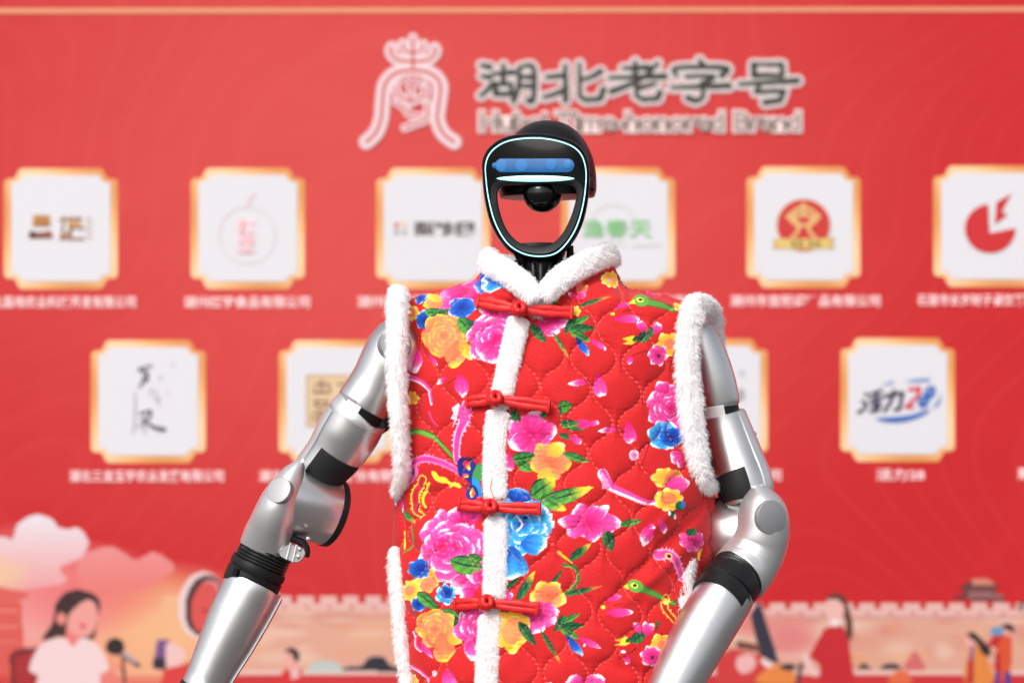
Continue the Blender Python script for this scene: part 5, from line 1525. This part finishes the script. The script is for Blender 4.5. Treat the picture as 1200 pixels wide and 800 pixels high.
# armholes: a loop each
lp = [(466, 352, -.045), (465, 385, -.052), (464.5, 420, -.055), (465.5, 455, -.055), (468, 495, -.052), (470, 530, -.046), (470, 556, -.036), (469.5, 571, -.012), (471, 572, .03), (473, 545, .055), (472, 480, .065), (470, 410, .065), (469, 365, .055), (467, 350, .02), (466, 346, -.018)]
wl = [11.5, 11.3, 10.8, 10.2, 8.8, 7.2, 6, 6, 7.5, 8.5, 10, 11, 11.5, 11, 11]
c = catmull([a_ + (b_,) for a_, b_ in zip(lp, wl)], 8, True)
fur("armhole_fur", [P(q[0], q[1], q[2]) for q in c], [px_len(q[3]) for q in c], px_len(9.5), DEN, .006, None, "white plush fur round the left armhole in the photo", True, face=[(-.55, -.83, 0) if q[2] < 0 else (-.55, .83, 0) for q in c], seed=31)
lp = [(812, 362, -.075), (806.5, 390, -.080), (805.5, 420, -.082), (807, 450, -.083), (811, 490, -.084), (817, 530, -.082), (823, 556, -.076), (829, 569, -.05), (836, 560, .0), (840, 520, .04), (841, 470, .055), (841, 430, .055), (840, 395, .05), (836, 366, .03), (826, 356, -.015), (818, 357, -.05)]
wl = [13.5, 13.5, 14, 14.5, 14, 12.6, 9.8, 7.2, 7, 7, 7, 7, 7.5, 8, 9.5, 11.5]
c = catmull([a_ + (b_,) for a_, b_ in zip(lp, wl)], 8, True)
fur("armhole_fur", [P(q[0], q[1], q[2]) for q in c], [px_len(q[3]) for q in c], px_len(9), DEN, .006, None, "white plush fur round the right armhole in the photo", True, face=[(.45, -.89, 0) if q[2] < -.01 else (.5, .86, 0) for q in c], seed=32)
# side slits
sl = catmull([(463, 640, .0), (463.5, 660, -.008), (466, 690, -.012), (469, 730, -.014), (473, 770, -.014), (477, 800, -.014), (480, 850, -.014)], 8)
fur("slit_fur", [P(*q) for q in sl], [px_len(w) for w in np.interp(np.arange(len(sl)), [0, 12, len(sl)], [5, 9, 7])], px_len(7), DEN, .006, None, "white fur down the left side slit", face=[(-.75, -.66, 0)] * len(sl), seed=41)
sl = catmull([(808, 650, -.072), (804, 675, -.078), (800, 700, -.082), (795, 730, -.086), (791, 770, -.09), (789, 850, -.092)], 8)
fur("slit_fur", [P(*q) for q in sl], [px_len(w) for w in np.interp(np.arange(len(sl)), [0, 10, len(sl)], [4, 10, 10])], px_len(6), DEN, .006, None, "white fur down the right side slit", face=[(.5, -.86, 0)] * len(sl), seed=42)

# ---- knotted frog buttons
def frog(xl, yl, xk, yk, xr, yr, hl=.012, hk=.014, hr=.012, label=None):
    root_ = empty("frog_button", (0, 0, 0))
    root_.parent = vest; root_.matrix_parent_inverse = VI
    if label: root_['label'] = label
    def strip_(name, a_, b_, off, rr):
        pts = []
        for i in range(15):
            t = i / 14
            x = a_[0] + (b_[0] - a_[0]) * t; y = a_[1] + (b_[1] - a_[1]) * t
            ln = math.hypot(b_[0] - a_[0], b_[1] - a_[1])
            nx, ny = -(b_[1] - a_[1]) / ln, (b_[0] - a_[0]) / ln
            kk = (1 - t) if a_[3] else t
            pinch = 1.15 - 0.85 * kk ** 2.5 + 0.12 * math.sin(t * 9 + off)
            x += nx * off * pinch; y += ny * off * pinch
            h = a_[2] + (b_[2] - a_[2]) * t + .0015 * math.sin(math.pi * t)
            pts.append(lift(x, y, h))
        o = tube(name, pts, [(px_len(rr * 1.12) * (1 + .10 * math.sin(i * 1.3 + off)), px_len(rr * .5)) for i in range(15)], M['satin'], 12)
        return vpart(o, root_)
    for off in (-3.0, 3.0):
        strip_("strap", (xl, yl, hl, 0.0), (xk, yk, hk, 1.0), off, 3.5)
        strip_("strap", (xk, yk, hk, 1.0), (xr, yr, hr, 0.0), off, 3.4)
    for (x, y, h, dx, dy) in ((xl, yl, hl, xl - xk, yl - yk), (xr, yr, hr, xr - xk, yr - yk)):
        ln = math.hypot(dx, dy); nx, ny = -dy / ln, dx / ln
        o = tube("end_tab", [lift(x + nx * k, y + ny * k, h + .001) for k in (-8, -6, -2, 2, 6, 8)], [(px_len(1.6), px_len(2.0)), (px_len(2.2), px_len(2.8)), (px_len(2.3), px_len(3.0)), (px_len(2.3), px_len(3.0)), (px_len(2.2), px_len(2.8)), (px_len(1.6), px_len(2))], M['satin'], 12)
        vpart(o, root_)
    # knot ball: three interlaced loops of the same cord
    c = lift(xk, yk, hk + .004)
    vv, ff = [], []
    for ax, rot in (((.2, -.5, .8), 0), ((.9, -.4, .1), 1), ((-.6, -.5, .6), 2)):
        ax = Vector(ax).normalized(); e1 = ax.orthogonal().normalized(); e2 = ax.cross(e1)
        R1 = px_len(6.6)
        pts = [c + e1 * (R1 * math.cos(t)) + e2 * (R1 * math.sin(t)) + ax * (px_len(1.4) * math.sin(2 * t + rot)) for t in np.linspace(0, 2 * math.pi, 26, endpoint=False)]
        v_, f_ = tube("k", pts, px_len(3.7), None, 10, closed=True, raw=True)
        b_ = len(vv); vv += v_; ff += [tuple(q + b_ for q in x) for x in f_]
    o = mesh_obj("knot", vv, ff, M['satin']); fix_normals(o)
    vpart(o, root_)
frog(560, 353, 608, 362, 670, 366, .010, .019, .012, "knotted red satin button at the collar")
frog(547, 471, 580, 467, 643, 476, label="second knotted red satin button from the top")
frog(538, 591, 574, 594, 632, 596, label="third knotted red satin button from the top")
frog(533, 708, 570, 706, 630, 713, label="lowest knotted red satin button")
# loose red threads on the fur
tube("loose_thread", [lift(x, y, .014) for x, y in catmull([(577, 560), (575, 572), (580, 583), (592, 588)], 6)], 0.00035, M['satin'], 6)
bpy.data.objects["loose_thread"].parent = vest; bpy.data.objects["loose_thread"].matrix_parent_inverse = VI
